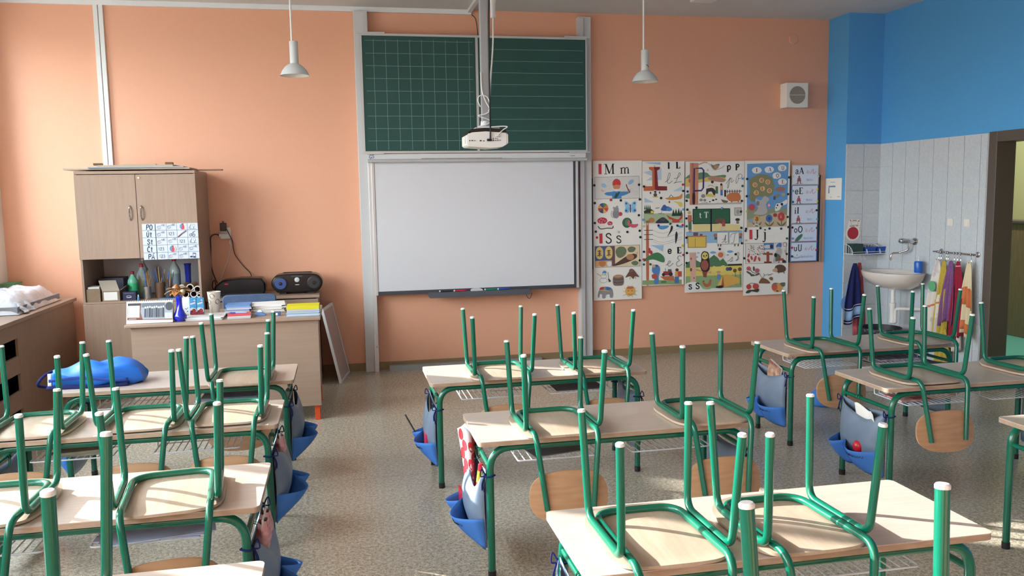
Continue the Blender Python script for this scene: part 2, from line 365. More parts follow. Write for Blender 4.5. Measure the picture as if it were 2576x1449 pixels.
DESKS = {
 'C1': (1.106, 4.895, 0.0, 'pale school desk nearest the whiteboard in the middle column, a blue pocket at each end'),
 'C2': (1.189, 3.704, 0.0, 'second pale school desk from the whiteboard in the middle column'),
 'C3': (1.278, 2.374, -0.003, 'large pale school desk at the bottom right holding two upturned chairs'),
 'C4': (1.25, 1.225, 0.0, 'school desk at the very bottom of the picture, only its upturned chair shows'),
 'R1': (3.450, 5.138, 0.008, 'pale school desk in front of the washbasin, right column'),
 'R2': (3.449, 4.107, 0.0, 'second pale school desk from the washbasin, right column'),
 'R3': (3.58, 3.0, 0.0, 'pale school desk cut off by the right edge of the picture'),
 'L1': (-0.964, 5.218, 0.0, 'pale school desk beside the teacher desk with a blue bag on it'),
 'L2': (-0.984, 4.242, 0.0, 'pale school desk at the left carrying three upturned chairs'),
 'L3': (-0.968, 3.156, 0.0, 'third pale school desk of the left column with papers on its rack'),
 'L4': (-0.910, 2.205, 0.0, 'pale school desk in the bottom left corner of the picture'),
}
_d0 = make_desk()
for i, (k, (x, y, r, lab)) in enumerate(DESKS.items()):
    o = _d0 if i == 0 else copy_tree(_d0)
    o.location = (x, y, 0); o.rotation_euler = (0, 0, r); o['label'] = lab
# ------------------------------------------------------------------ upturned chairs
def squir(u, v, p=4.5):
    m = max(abs(u), abs(v))
    if m < 1e-6: return 0.0, 0.0
    a = math.atan2(v, u); c, s = abs(math.cos(a)), abs(math.sin(a))
    k = ((c**p + s**p)**(-1/p)) * max(c, s); return u*k, v*k
def sheet(fn, nu, nv, th):
    """closed thin shell: fn(u,v)->(point, normal)"""
    b = MB(); top = []; bot = []
    for j in range(nv):
        for i in range(nu):
            p, n = fn(-1+2*i/(nu-1), -1+2*j/(nv-1)); top.append(Vector(p)+Vector(n)*th/2); bot.append(Vector(p)-Vector(n)*th/2)
    N = nu*nv; fs = []
    for j in range(nv-1):
        for i in range(nu-1):
            a = j*nu+i; q = (a, a+1, a+nu+1, a+nu); fs.append(q); fs.append(tuple(N+x for x in reversed(q)))
    rim = [i for i in range(nu)] + [j*nu+nu-1 for j in range(1, nv)] + [(nv-1)*nu+i for i in range(nu-2, -1, -1)] + [j*nu for j in range(nv-2, 0, -1)]
    for a, c in zip(rim, rim[1:]+rim[:1]): fs.append((c, a, N+a, N+c))
    return b.add(top+bot, fs)
def make_chair():
    c = thing('school_chair', 'x', 'chair', group='school chairs turned upside down on the desks')
    def seat(u, v):
        x, y = squir(u, v, 4.0); w = 0.186*(1+0.03*y); X = x*w; Y = 0.022+y*0.212
        z = 0.0075 + 0.011*(1-x*x)*(1-y*y)
        t = max(0.0, (y-0.55)/0.45); z += 0.022*t*t
        t2 = max(0.0, (-y-0.7)/0.3); z += 0.006*t2*t2
        return (X, Y, z), (0, 0, 1)
    sheet(seat, 23, 23, 0.010).build('seat', M_PLY, c, 40)
    def back(u, v):
        x, y = squir(u, v, 2.7); X = x*0.174*(1-0.04*y); Z = -0.232+y*0.108
        Y = -0.235+0.018*y - 0.024*(1-x*x)
        return (X, Y, Z), (0, 1, 0)
    sheet(back, 19, 13, 0.009).build('backrest', M_PLYB, c, 40)
    zr = 0.037
    for sx_ in (-1, 1):
        for sy in (-1, 1):
            lg = MB().tube(fillet([(sx_*0.166, 0, zr), (sx_*0.166, sy*0.158, zr), (sx_*0.180, sy*0.186, 0.372)], 0.05, 7), 0.0125, 12).build('leg', M_GREEN, c)
            ax = (Vector((sx_*0.180, sy*0.186, 0.372))-Vector((sx_*0.166, sy*0.158, zr))).normalized()
            e = Vector((sx_*0.180, sy*0.186, 0.372))
            MB().tube([e-ax*0.001, e+ax*0.005, e+ax*0.008], [0.0132, 0.0132, 0.0105], 12).build('foot_cap', M_CAP, lg)
    p = fillet([(-0.103, -0.268, -0.285), (-0.140, -0.222, zr-0.002), (-0.140, 0.196, zr-0.006), (0.140, 0.196, zr-0.006), (0.140, -0.222, zr-0.002), (0.103, -0.268, -0.285)], [0.055, 0.075, 0.075, 0.055], 8)
    MB().tube(p, 0.0125, 12).build('back_frame', M_GREEN, c)
    return c
CHAIRS = [
 (0.878, 4.790, 0.0, 1, 'upturned green-legged chair on the left half of the middle desk nearest the whiteboard'),
 (1.467, 4.778, 0.0, 1, 'upturned green-legged chair on the right half of the middle desk nearest the whiteboard'),
 (0.915, 3.605, 0.0, 1, 'upturned chair with sunlit seat, left one on the second desk of the middle column'),
 (1.638, 3.613, 0.0, 1, 'upturned chair standing on the right end of the second desk of the middle column'),
 (0.898, 2.297, 0.0, 1, 'upturned chair, left one of the two on the big desk at the bottom right'),
 (1.330, 2.283, 0.02, 1, 'upturned chair, right one of the two on the big desk at the bottom right'),
 (3.118, 4.995, 0.0, 1, 'upturned chair on the left half of the desk in front of the washbasin'),
 (3.873, 5.047, 0.0, 1, 'upturned chair right in front of the drain pipe of the washbasin'),
 (3.118, 4.045, 0.0, 1, 'upturned chair on the left half of the second desk of the right column'),
 (3.870, 4.065, 0.0, 1, 'upturned chair on the second desk of the right column, cut by the picture edge'),
 (-0.610, 5.040, 0.0, 1, 'upturned chair on the desk with the blue bag, beside the teacher desk'),
 (-1.445, 4.175, 0.0, 1, 'leftmost of three upturned chairs on one desk at the left'),
 (-0.966, 4.180, 0.0, 1, 'middle one of three upturned chairs on one desk at the left'),
 (-0.576, 4.190, 0.0, 1, 'rightmost of three upturned chairs on one desk at the left'),
 (-0.635, 3.060, 0.11, 1, 'slightly turned upturned chair on the right half of the desk with papers underneath'),
 (-1.225, 3.080, 0.0, 1, 'upturned chair at the left picture edge on the desk with papers underneath'),
 (-0.843, 2.080, 0.0, 1.2, 'larger upturned chair at the bottom left, only two tall legs in view'),
 (0.963, 1.217, 0.0, 1.2, 'larger upturned chair at the bottom right, only two leg ends in view'),
]
_c0 = make_chair()
for i, (x, y, r, s, lab) in enumerate(CHAIRS):
    o = _c0 if i == 0 else copy_tree(_c0)
    o.location = (x, y, DH + (0.0005 if s == 1 else 0.001)); o.rotation_euler = (0, 0, r); o.scale = (s, s, s); o['label'] = lab
# ------------------------------------------------------------------ blue pocket organisers tied to the desk ends
M_BAGG = mat('grey_blue_cloth', '#76869a', 0.42, spec=0.5, col2='#6c7c90', scale=10, bump=0.25)
M_BAGB = mat('blue_cloth', '#4a84d8', 0.7, spec=0.3, col2='#447dd0', scale=9, bump=0.25)
M_GHOOK = mat('dark_green_hook', '#0b5a45', 0.3)
def make_bag(desk, sg, label, seed=0, sag=0.07, out=1.0, scrib=False):
    dx, dy, dr, _ = DESKS[desk]; rnd = random.Random(seed)
    b = thing('desk_pocket_organiser', label, 'organiser', (dx+sg*0.612, dy, 0), dr, 'cloth pocket organisers on the desk ends')
    ph = rnd.uniform(0, 6)
    def P(n, u, z): return (sg*n, u, z)
    def zt(u): return 0.475 - sag*(1-(u/0.195)**2)*(1+0.25*math.sin(3*u*5+ph))
    def mainf(u, t):
        n = 0.004+0.056*math.sin(math.pi*min(1, 0.16+0.80*t))*(1-abs(u/0.2)**4)*out + 0.004*math.sin(11*u+5*t+ph)*t
        z = zt(u)+t*(0.125-zt(u)); return n, z
    def g(a, t):
        u = -0.195+0.39*a; n, z = mainf(u, t); return P(n, u, z)
    MB().grid(21, 15, g).build('main_pocket', M_BAGG, b, 60, solid=0.003)
    MB().grid(15, 11, lambda a, t: P(0.001-0.045*math.sin(math.pi*t)**0.8*(1-abs(2*a-1)**3), -0.197+0.394*a, 0.485-0.02*math.sin(math.pi*a)-t*0.36)).build('back_panel', M_BAGG, b, 60, solid=0.002)
    for (u0, u1, dn) in ((-0.195, 0.065, 0.062), (0.065, 0.195, 0.070)):
        um, hw = (u0+u1)/2, (u1-u0)/2; wav = rnd.uniform(-0.01, 0.012); dn *= out
        def pf(a, t, um=um, hw=hw, dn=dn, wav=wav):
            u = um+hw*(2*a-1); s = (2*a-1)
            tt = 0.45+0.55*t; n0, z0 = mainf(u, tt); ztop = 0.265 - 0.02*(1-s*s)+wav*s; z = ztop + t*(0.118-0.012*(1-s*s)-ztop)
            return n0+0.003+dn*(1-s*s)*(1-t)**0.8+0.004*math.sin(14*u+ph)*(1-t), u, z
        pk = MB().grid(13, 9, lambda a, t, pf=pf: P(*pf(a, t))).build('pocket', M_BAGB, b, 60, solid=0.003)
        if scrib and u0 < 0:
            pts = []
            for k in range(40):
                a = 0.28+0.5*k/39; n, u, z = pf(1-a if sg < 0 else a, 0.22+0.05*math.sin(k*1.9)+0.02*math.sin(k*0.7)); pts.append(P(n+0.004, u, z))
            MB().tube(pts, 0.0009, 4).build('handwriting', M_BLACKP, pk, 0)
    for s in (-1, 1):
        b2 = MB(); y = s*0.212
        b2.tube([P(-0.015+0.022*math.cos(k*math.pi/6), y+0.022*math.sin(k*math.pi/6), 0.462+0.003*math.sin(k)) for k in range(12)], 0.004, 6, closed=True)
        b2.tube(crs([P(0.006, y-s*0.01, 0.465), P(0.02, y+0.012, 0.49), P(0.028, y, 0.462), P(0.008, y, 0.46)], 4), 0.003, 6)
        b2.tube(crs([P(0.008, y, 0.462), P(0.017, y+0.006, 0.42), P(0.012, y-0.004, 0.36+0.03*rnd.random())], 4), 0.003, 6)
        b2.tube(crs([P(0.008, y, 0.462), P(0.022, y-0.008, 0.43), P(0.02, y+0.01, 0.395)], 4), 0.003, 6)
        b2.build('tie', M_NAVY, b)
    hk = MB(); y = rnd.uniform(-0.05, 0.08)
    for dy2 in (0, 0.02):
        hk.tube(crs([P(-0.015+0.013*math.cos(a), y+dy2, 0.50+0.016*math.sin(a)) for a in [x*math.pi/5 for x in range(0, 7)]] + [P(-0.02, y+dy2, 0.46), P(0.0, y+dy2+0.015, 0.445), P(0.012, y+dy2-0.01, 0.455)], 3), 0.0022, 6)
    hk.build('hook', M_GHOOK, b)
    return b
BAGS = [
 ('C1', -1, 'blue pocket organiser hanging at the left end of the middle desk nearest the whiteboard', 0.06, 1.0, True),
 ('C1', 1, 'blue pocket organiser at the right end of the middle desk nearest the whiteboard', 0.05, 0.8, False),
 ('C2', -1, 'blue pocket organiser with a red-spotted paper roll, second desk of the middle column', 0.11, 1.2, True),
 ('C2', 1, 'blue pocket organiser behind the right chair of the second middle desk', 0.05, 0.8, False),
 ('C3', -1, 'navy-tied pocket organiser at the bottom edge, left end of the big bottom right desk', 0.06, 1.0, False),
 ('R1', -1, 'blue pocket organiser holding a book, left end of the desk before the washbasin', 0.04, 1.0, True),
 ('R1', 1, 'dark blue pocket organiser under the right end of the desk before the washbasin', 0.05, 0.8, False),
 ('R2', -1, 'shiny blue pocket organiser with a red ball, second desk of the right column', 0.06, 1.1, True),
 ('R2', 1, 'dark blue pocket organiser at the right picture edge behind a desk leg', 0.05, 0.8, False),
 ('L1', 1, 'blue pocket organiser by the orange leg of the teacher desk', 0.04, 1.25, False),
 ('L1', -1, 'dark blue pocket organiser under the left end of the desk with the blue bag', 0.05, 0.9, False),
 ('L2', 1, 'blue pocket organiser at the aisle end of the desk carrying three chairs', 0.05, 1.25, False),
 ('L2', -1, 'dark blue pocket organiser at the left picture edge under the desk with three chairs', 0.05, 0.9, False),
 ('L3', 1, 'grey and blue pocket organiser at the aisle end of the desk with papers underneath', 0.07, 1.25, False),
]
for i, (dk, sg, lab, sag, out, scr) in enumerate(BAGS): make_bag(dk, sg, lab, i+3, sag, out, scr)
def at_bag(dk, sg, n, u, z): return (DESKS[dk][0]+sg*(0.612+n), DESKS[dk][1]+u, z)
# things in the pockets
M_SPOT = mat('clear_wrap', '#dfd6da', 0.3)
M_RED = mat('red_plastic', '#cf2338', 0.3)
M_PINK = mat('pink_plastic', '#d93a5e', 0.35)
r0 = thing('wrapping_paper_roll', 'clear wrapping paper roll with red spots standing in a desk pocket', 'paper roll', at_bag('C2', -1, 0.022, 0.06, 0.16))
def roll(a, t):
    an = 2*math.pi*a; r = 0.022+0.05*t**1.3; ph = 1+0.1*math.sin(3*an)
    return (r*0.55*ph*math.cos(an)-0.01*t, r*ph*math.sin(an)+0.10*t, 0.42*t+0.015*math.sin(2*an)*t)
MB().grid(20, 10, roll, wrap=True).build('sheet', M_SPOT, r0, 60, solid=0.002)
M_SPOTR = mat('red_spot', '#e0363f', 0.4)
rr = random.Random(4)
for k in range(34):
    a0, t0 = (k*0.7548) % 1.0, 0.22+0.72*((k*0.5698) % 1.0); vs = []
    da, dt = 0.065*(0.4+0.6/(0.4+t0)), 0.058
    for q in range(12):
        v = Vector(roll(a0+da*math.cos(q*math.pi/6), min(1, t0+dt*math.sin(q*math.pi/6)))); c0 = Vector(roll(0, t0))*0.5+Vector(roll(0.5, t0))*0.5
        vs.append(v+(v-c0).normalized()*0.004)
    MB().add(vs, [tuple(range(12))]).build('spot', M_SPOTR, r0, 0)
g = thing('glue_stick', 'yellow labelled glue stick with a red end in a spotted-roll pocket', 'glue stick', at_bag('C2', -1, 0.022, -0.07, 0.33))
MB().lathe([(0.011, 0), (0.011, 0.06)], 12).build('base', M_RED, g); MB().lathe([(0.0115, 0.06), (0.0115, 0.115)], 12).build('label_band', mat('yellow_label', '#e3cf3c', 0.4), g); MB().lathe([(0.0115, 0.115), (0.0115, 0.145), (0.009, 0.148)], 12).build('cap', M_RED, g); g.rotation_euler = (0.1, 0.12, 0)
tag(MB().box(-0.006, 0.006, -0.05, 0.05, 0, 0.12).build('pencil_case', M_RED, None, 0, 0.003), 'red pencil case in the small pocket of the spotted-roll organiser', 'pencil case').location = at_bag('C2', -1, 0.07, 0.13, 0.17)
tag(MB().box(-0.012, 0.012, -0.06, 0.06, 0, 0.11).build('pencil_box', M_PINK, None, 0, 0.004), 'pink box in the pocket of the organiser nearest the whiteboard', 'box').location = at_bag('C1', -1, 0.05, -0.06, 0.185)
t = thing('wand_pencil', 'black pencil sticking out of the left organiser nearest the whiteboard', 'pencil', at_bag('C1', -1, 0.08, 0.12, 0.2)); MB().tube([(0, 0, 0), (-0.075, 0.05, 0.14)], 0.005, 8).build('shaft', M_BLACKP, t); MB().tube([(-0.075, 0.05, 0.14), (-0.078, 0.052, 0.146)], 0.0055, 8).build('tip', M_DARK, t)
tag(MB().lathe([(0.001, 0), (0.02, 0.004), (0.032, 0.02), (0.036, 0.038), (0.032, 0.056), (0.018, 0.07), (0.001, 0.073)], 18).build('red_ball', M_RED, None), 'shiny red ball in the pocket of the second right-column desk', 'ball').location = at_bag('R2', -1, 0.052, -0.04, 0.215)
def sheetpaper(name, label, loc, w, d, rz=0, curl=0.0, m=None, cat='paper', rx=0, ry=0, group=None, th=0.001):
    o = MB().grid(8, 6, lambda a, t: ((a-0.5)*w, (t-0.5)*d, curl*math.sin(math.pi*a*1.3)+curl*0.5*t*t)).build(name, m or M_PAPER, None, 60, solid=th); tag(o, label, cat, group)
    o.location = loc; o.rotation_euler = (rx, ry, rz); return o
t = MB().grid(16, 8, lambda a, q: (-0.008-0.016*math.sin(7*a+1)*q-0.01*q, 0.075-0.17*a, -0.05+(0.115-0.03*a)*q+0.012*math.sin(9*a)*q)).build('folded_sheet', M_PAPER, None, 60, solid=0.001); tag(t, 'folded white sheet sticking out of the red ball organiser', 'paper'); t.location = at_bag('R2', -1, 0.014, -0.05, 0.42)
t = thing('picture_book', 'picture book with a white spine in the organiser before the washbasin', 'book', at_bag('R1', -1, 0.016, -0.03, 0.33), group=None); t.rotation_euler = (0.25, 0, 0)
MB().box(-0.007, 0.007, -0.075, 0.075, 0, 0.2).build('pages', M_PAPER, t, 0)
MB().box(-0.009, -0.007, -0.076, 0.076, -0.001, 0.2).build('cover', mat('book_cover', '#c9a98c', 0.5, col2='#7a3b3b', scale=18), t, 0)
for k, (dk, u) in enumerate((('L3', -0.03), ('L3', 0.06), ('L2', 0.02))):
    t = thing('snack_packet', ['crumpled pink snack packet in the nearest left organiser', 'second crumpled pink packet in the nearest left organiser, further in', 'crumpled pale packet in the organiser of the three-chair desk'][k], 'packet', at_bag(dk, 1, 0.025, u, 0.36))
    MB().grid(14, 7, lambda a, q: (0.028*math.cos(6.283*a)*(1-0.6*abs(q-0.5)*1.6)+0.004*math.sin(31*a), 0.036*math.sin(6.283*a)*(1-0.2*q)+0.004*math.sin(23*a+9*q), q*0.13+0.006*math.sin(17*a)), wrap=True).build('wrapper', mat('pink_wrapper', '#e3c4c8', 0.25, col2='#b5434f', scale=22), t, 40)
    MB().box(-0.003, 0.003, -0.03, 0.03, 0.125, 0.142).build('seal', M_PAPER, t, 0)
# papers and exercise books on the wire racks
def on_rack(name, label, dk, side, w, d, mtl, n=1, th=0.004, cat='paper', rz=0.0, dx=0.0):
    x, y, r, _ = DESKS[dk]; cx = x+side*0.268+dx
    for k in range(n):
        o = MB().box(-w/2, w/2, -d/2, d/2, 0, th).build(name, mtl, None, 0); tag(o, label[k] if isinstance(label, list) else label, cat)
        o.location = (cx+0.01*k, y-0.03-0.012*k, 0.5042+0.0005+k*(th+0.0006)); o.rotation_euler = (0, 0, rz+0.14*k)
M_LB = mat('pale_blue_paper', '#b9c4e0', 0.7)
on_rack('exercise_book', ['grey exercise book lying flat on the rack of the nearest middle desk'], 'C1', 1, 0.30, 0.21, mat('grey_cover', '#6d6f75', 0.6), cat='book')
on_rack('exercise_book', ['grey exercise book on the left rack of the second middle desk'], 'C2', -1, 0.26, 0.19, mat('grey_cover', '#6d6f75', 0.6), cat='book', rz=0.2)
on_rack('drawing_sheet', ['pale blue sheet at the bottom of the papers under the third left desk', 'white sheet in the middle of the papers under the third left desk', 'white drawing with red marks on top of the papers under the third left desk'], 'L3', 1, 0.36, 0.25, M_LB, 3, 0.003, rz=-0.1)
on_rack('exercise_book', ['dark exercise book under others on the left rack of the three-chair desk', 'pale exercise book on top on the left rack of the three-chair desk'], 'L2', -1, 0.24, 0.2, mat('dark_cover', '#4d4a4c', 0.6, col2='#a3a08f', scale=3), 2, 0.012, cat='book')
on_rack('exercise_book', ['grey exercise books lying on the right rack of the desk with the blue bag'], 'L1', 1, 0.32, 0.22, mat('grey_blue_cover', '#8d97a8', 0.6, col2='#5f6a7c', scale=5), 1, 0.014, cat='book')
on_rack('paper_stack', ['spotted papers on the right rack of the desk before the washbasin'], 'R1', 1, 0.3, 0.2, mat('spotted_paper', '#d6d2da', 0.7, col2='#8b8fb0', scale=30), 1, 0.012)
on_rack('paper_stack', ['red and white papers on the left rack of the second right-column desk'], 'R2', -1, 0.18, 0.16, mat('red_paper', '#d9c6c4', 0.7, col2='#b34a45', scale=14), 1, 0.01, dx=-0.1)
t = MB().grid(5, 12, lambda a, q: (0.09*(a-0.5), -0.03*math.sin(2.2*q), -0.17*q+0.01*math.sin(6*q))).build('hanging_sheet', M_PAPER, None, 60, solid=0.001)
tag(t, 'white sheet hanging down from the rack of the desk before the washbasin', 'paper'); t.location = (3.44, 4.96, 0.49)
sb = thing('gym_bag', 'light blue gym bag standing on the floor behind the chair before the washbasin', 'bag', (3.70, 5.80, 0))
MB().loft([[((0.16*math.cos(q*math.pi/8))*s, 0.10*math.sin(q*math.pi/8)*s, z) for q in range(16)] for s, z in ((0.85, 0), (1.0, 0.02), (1.02, 0.07), (0.9, 0.11), (0.5, 0.14), (0.2, 0.145))]).build('body', M_BAGB, sb, 60)
MB().tube(crs([(-0.05, 0, 0.14), (-0.02, 0, 0.18), (0.03, 0, 0.18), (0.05, 0, 0.14)], 5), 0.006, 8).build('strap', M_NAVY, sb)
# the blue sports bag lying on the first left desk
bb = thing('sports_bag', 'crumpled bright blue cloth bag lying on the desk beside the teacher desk', 'bag', (-1.44, 5.20, DH+0.001))
def bag_ring(t):
    x = -0.235+0.49*t; e = math.sin(math.pi*min(1, max(0, 0.07+0.83*t)))**0.42
    h = (0.155+0.03*math.sin(2.6*t+3.4)+0.02*t)*e; d = 0.125*e*(0.9+0.15*t); out = []
    for k in range(28):
        a = 2*math.pi*k/28; c, s = math.cos(a), math.sin(a)
        yy = d*math.copysign(abs(c)**0.75, c); zz = h/2*(1+math.copysign(abs(s)**0.7, s))
        w = 0.020*noise.noise(Vector((x*8, yy*10, zz*16))) + 0.008*math.sin(15*t+yy*26+zz*20)
        if zz < 0.012: w = 0
        out.append((x+0.01*math.sin(5*zz/0.1), yy*(1+w*2)-0.012*math.sin(3.2*t), max(0.001, zz+w)))
    return out
MB().loft([bag_ring(k/30) for k in range(31)]).build('body', mat('bright_blue_nylon', '#1f78e0', 0.5, spec=0.5, col2='#1a6bd0', scale=6, bump=0.35), bb, 50)
MB().grid(24, 4, lambda a, t: (-0.22+0.42*a, -0.135-0.012*math.sin(3.1*a)-0.004*math.sin(9*a), 0.062+0.012*math.sin(5*a)-0.018*t)).build('zip_flap', mat('blue_shade_trim', '#0f3f96', 0.6), bb, 60, solid=0.004)
MB().grid(22, 4, lambda a, t: (-0.24+0.44*a, -0.128+0.02*t-0.01*math.sin(3*a), 0.004+0.006*math.sin(8*a)*t+0.012*t)).build('bottom_trim', M_NAVY, bb, 60, solid=0.004)
MB().tube(crs([(-0.235, -0.05, 0.005), (-0.275, -0.07, 0.01), (-0.29, -0.1, 0.03), (-0.25, -0.11, 0.08), (-0.22, -0.07, 0.095)], 6), 0.008, 8).build('strap', M_NAVY, bb)
MB().grid(4, 8, lambda a, t: (-0.232+0.02*a, -0.118+0.01*t, 0.02+0.07*t)).build('white_buckle_tape', M_CAP, bb, 60, solid=0.003)
# ------------------------------------------------------------------ 2D print helper: flat inks laid on a plane
class Art:
    def __init__(s, o, ex, ey, n, quad=None):
        """o: lower-left corner, ex/ey: full width/height vectors, n: outward normal; quad = TL,TR,BL,BR of the drawing frame"""
        s.o, s.ex, s.ey, s.n = Vector(o), Vector(ex), Vector(ey), Vector(n).normalized(); s.q = quad; s.b = MB(); s.k = 0
    def uv(s, x, y):
        if not s.q: return x, y
        (ax, ay), (bx, by), (cx, cy), (dx, dy) = s.q; u, v = 0.5, 0.5
        for _ in range(4):
            lx = ax+(cx-ax)*v; rx = bx+(dx-bx)*v; u = (x-lx)/(rx-lx); ty = ay+(by-ay)*u; by_ = cy+(dy-cy)*u; v = (y-ty)/(by_-ty)
        return u, 1-v
    def P(s, x, y):
        u, v = s.uv(x, y); u = min(0.998, max(0.002, u)); v = min(0.998, max(0.002, v))
        return s.o + s.ex*u + s.ey*v + s.n*(0.0003+s.k*0.00003)
    def ink(s, c):
        r, g, b, _ = lin(c); m = 0.3*r+0.55*g+0.15*b; k = 0.16
        return (r+(m-r)*k, g+(m-g)*k, b+(m-b)*k, 1.0)
    def poly(s, pts, c):
        s.b.add([s.P(*p) for p in pts], [tuple(range(len(pts)))], s.ink(c)); s.k += 1
    def rect(s, x0, y0, x1, y1, c): s.poly([(x0, y0), (x1, y0), (x1, y1), (x0, y1)], c)
    def ell(s, cx, cy, rx, ry, c, n=18, rot=0.0):
        s.poly([(cx+rx*math.cos(a)*math.cos(rot)-ry*math.sin(a)*math.sin(rot), cy+rx*math.cos(a)*math.sin(rot)+ry*math.sin(a)*math.cos(rot)) for a in [2*math.pi*k/n for k in range(n)]], c)
    def blob(s, pts, c, n=4): s.poly([tuple(p)[:2] for p in crs([(x, y) for x, y in pts], n, True)], c)
    def line(s, pts, w, c, smooth=False):
        P = [Vector((p[0], p[1])) for p in pts]
        if smooth and len(P) > 2: P = crs(P, 5)
        vs = []; fs = []
        for i in range(len(P)):
            a = P[max(0, i-1)]; b = P[min(len(P)-1, i+1)]; t = (b-a)
            if t.length < 1e-9: t = Vector((1, 0))
            t.normalize(); n = Vector((-t.y, t.x))*w/2; vs += [s.P(*(P[i]+n)), s.P(*(P[i]-n))]
        for i in range(len(P)-1): fs.append((2*i, 2*i+1, 2*i+3, 2*i+2))
        s.b.add(vs, fs, s.ink(c)); s.k += 1
    def frame(s, x0, y0, x1, y1, w, c): s.line([(x0, y0), (x1, y0)], w, c); s.line([(x0, y1), (x1, y1)], w, c); s.line([(x0, y0), (x0, y1)], w, c); s.line([(x1, y0), (x1, y1)], w, c)
    def text(s, t, x, y, h, c, wm=1.0, font=None, slant=0.0, gap=0.16, adv=None):
        """x, y: baseline start in drawing coords (y down)"""
        for ch in t:
            if ch == ' ': x += 0.4*h; continue
            st, w = (font or SERIF)[ch]
            for pts, lw in st:
                s.line([(x+(px+slant*py)*h*1.0, y-py*h) for px, py in pts], lw*h*wm, c)
            x += (adv or (w+gap))*h
        return x
    def done(s, parent, name='print'): return s.b.build(name, M_PRINT, parent, 0)
def _st(x, y0, y1, w=0.15): return [([(x, y0), (x, y1)], w)]
def _se(x, y, r=0.15): return [([(x-r, y), (x+r, y)], 0.055)]
def _cv(pts, w, n=5): return [([tuple(p) for p in crs(pts, n)], w)]
_S = [(.56, .76), (.48, .93), (.32, .98), (.14, .9), (.11, .74), (.24, .6), (.44, .48), (.57, .33), (.54, .13), (.36, .02), (.18, .05), (.07, .24)]
_OV = lambda cx, cy, rx, ry: [(cx+rx*math.cos(a), cy+ry*math.sin(a)) for a in [math.pi*2*k/16 for k in range(17)]]
SERIF = {
 'M': (_st(.14, 0, 1, .06)+_se(.14, .025)+_st(.86, 0, 1)+_se(.86, .025)+[([(.16, .98), (.5, .04)], .15), ([(.5, .04), (.84, .98)], .06)]+_se(.08, .97, .1)+_se(.92, .97, .1), 1.02),
 'm': (_st(.14, 0, .62, .13)+_st(.5, 0, .5, .13)+_st(.86, 0, .5, .13)+_se(.14, .025, .13)+_se(.5, .025, .13)+_se(.86, .025, .13)+_cv([(.16, .5), (.3, .62), (.44, .62), (.5, .48)], .08)+_cv([(.52, .5), (.66, .62), (.8, .62), (.86, .48)], .08)+_se(.06, .6, .06), 1.02),
 'S': (_cv(_S, .11), .65), 's': (_cv([(x*.72, y*.65) for x, y in _S], .085), .48),
 'L': (_st(.18, 0, 1)+_se(.18, .97)+[([(.02, .03), (.62, .03)], .06), ([(.6, .0), (.61, .26)], .06)], .66),
 'l': (_st(.15, 0, 1)+_se(.15, .025)+_se(.08, .96, .08), .3),
 'P': (_st(.18, 0, 1)+_se(.18, .025)+_se(.12, .97, .1)+_cv([(.18, .97), (.45, .95), (.6, .84), (.6, .66), (.46, .53), (.18, .5)], .1), .66),
 'p': (_st(.16, -.3, .63, .13)+_se(.16, -.28)+_cv([(.16, .54), (.34, .65), (.52, .56), (.56, .32), (.48, .08), (.3, .01), (.16, .1)], .1)+_se(.07, .6, .07), .62),
 'e': (_cv([(.1, .34), (.5, .35), (.5, .5), (.42, .62), (.28, .64), (.13, .54), (.08, .32), (.14, .1), (.3, .01), (.46, .08), (.52, .18)], .095), .58),
 'E': (_st(.18, 0, 1)+[([(.02, .97), (.62, .97)], .06), ([(.02, .03), (.64, .03)], .06), ([(.18, .51), (.48, .51)], .05), ([(.61, .78), (.61, 1)], .05), ([(.63, 0), (.63, .24)], .05)], .68),
 'J': (_st(.34, .12, 1)+_se(.34, .97)+_cv([(.34, .16), (.3, -.02), (.16, -.08), (.04, .02)], .1), .5),
 'j': (_st(.24, -.1, .64, .13)+_se(.17, .62, .07)+_cv([(.24, -.08), (.2, -.26), (.08, -.3), (0, -.22)], .09)+[([(.24, .78), (.24, .92)], .14)], .36),
 't': (_st(.16, .05, .86, .13)+[([(.0, .6), (.36, .6)], .06)]+_cv([(.16, .08), (.24, .0), (.36, .06)], .08), .38),
 'T': (_st(.36, 0, 1)+_se(.36, .025)+[([(.02, .96), (.7, .96)], .07), ([(.03, .76), (.03, 1)], .05), ([(.69, .76), (.69, 1)], .05)], .72),
 'a': (_cv([(.1, .5), (.2, .63), (.36, .63), (.45, .5), (.45, .12), (.56, .03)], .1)+_cv([(.45, .38), (.2, .33), (.08, .18), (.16, .03), (.3, .02), (.45, .13)], .09), .56),
 'A': ([([(.06, 0), (.36, 1)], .06), ([(.35, 1), (.68, 0)], .15), ([(.18, .34), (.56, .34)], .06)]+_se(.06, .025, .1)+_se(.68, .025, .12), .74),
 'o': ([(_OV(.28, .32, .22, .29), .1)], .56), 'O': ([(_OV(.38, .5, .32, .46), .12)], .76),
 'U': (_cv([(.14, 1), (.14, .3), (.22, .06), (.38, .01), (.54, .08), (.6, .3), (.6, 1)], .11)+_se(.14, .97)+_se(.6, .97, .1), .74),
 'u': (_cv([(.12, .62), (.12, .18), (.22, .03), (.36, .05), (.46, .16)], .1)+_st(.47, 0, .62, .12)+_se(.06, .6, .07)+_se(.42, .6, .06), .56),
 'I': (_st(.18, 0, 1)+_se(.18, .025)+_se(.18, .97), .36), 'i': (_st(.15, 0, .63, .13)+_se(.15, .025)+_se(.08, .61, .07)+[([(.15, .78), (.15, .92)], .13)], .3),
}
_h = 0.09
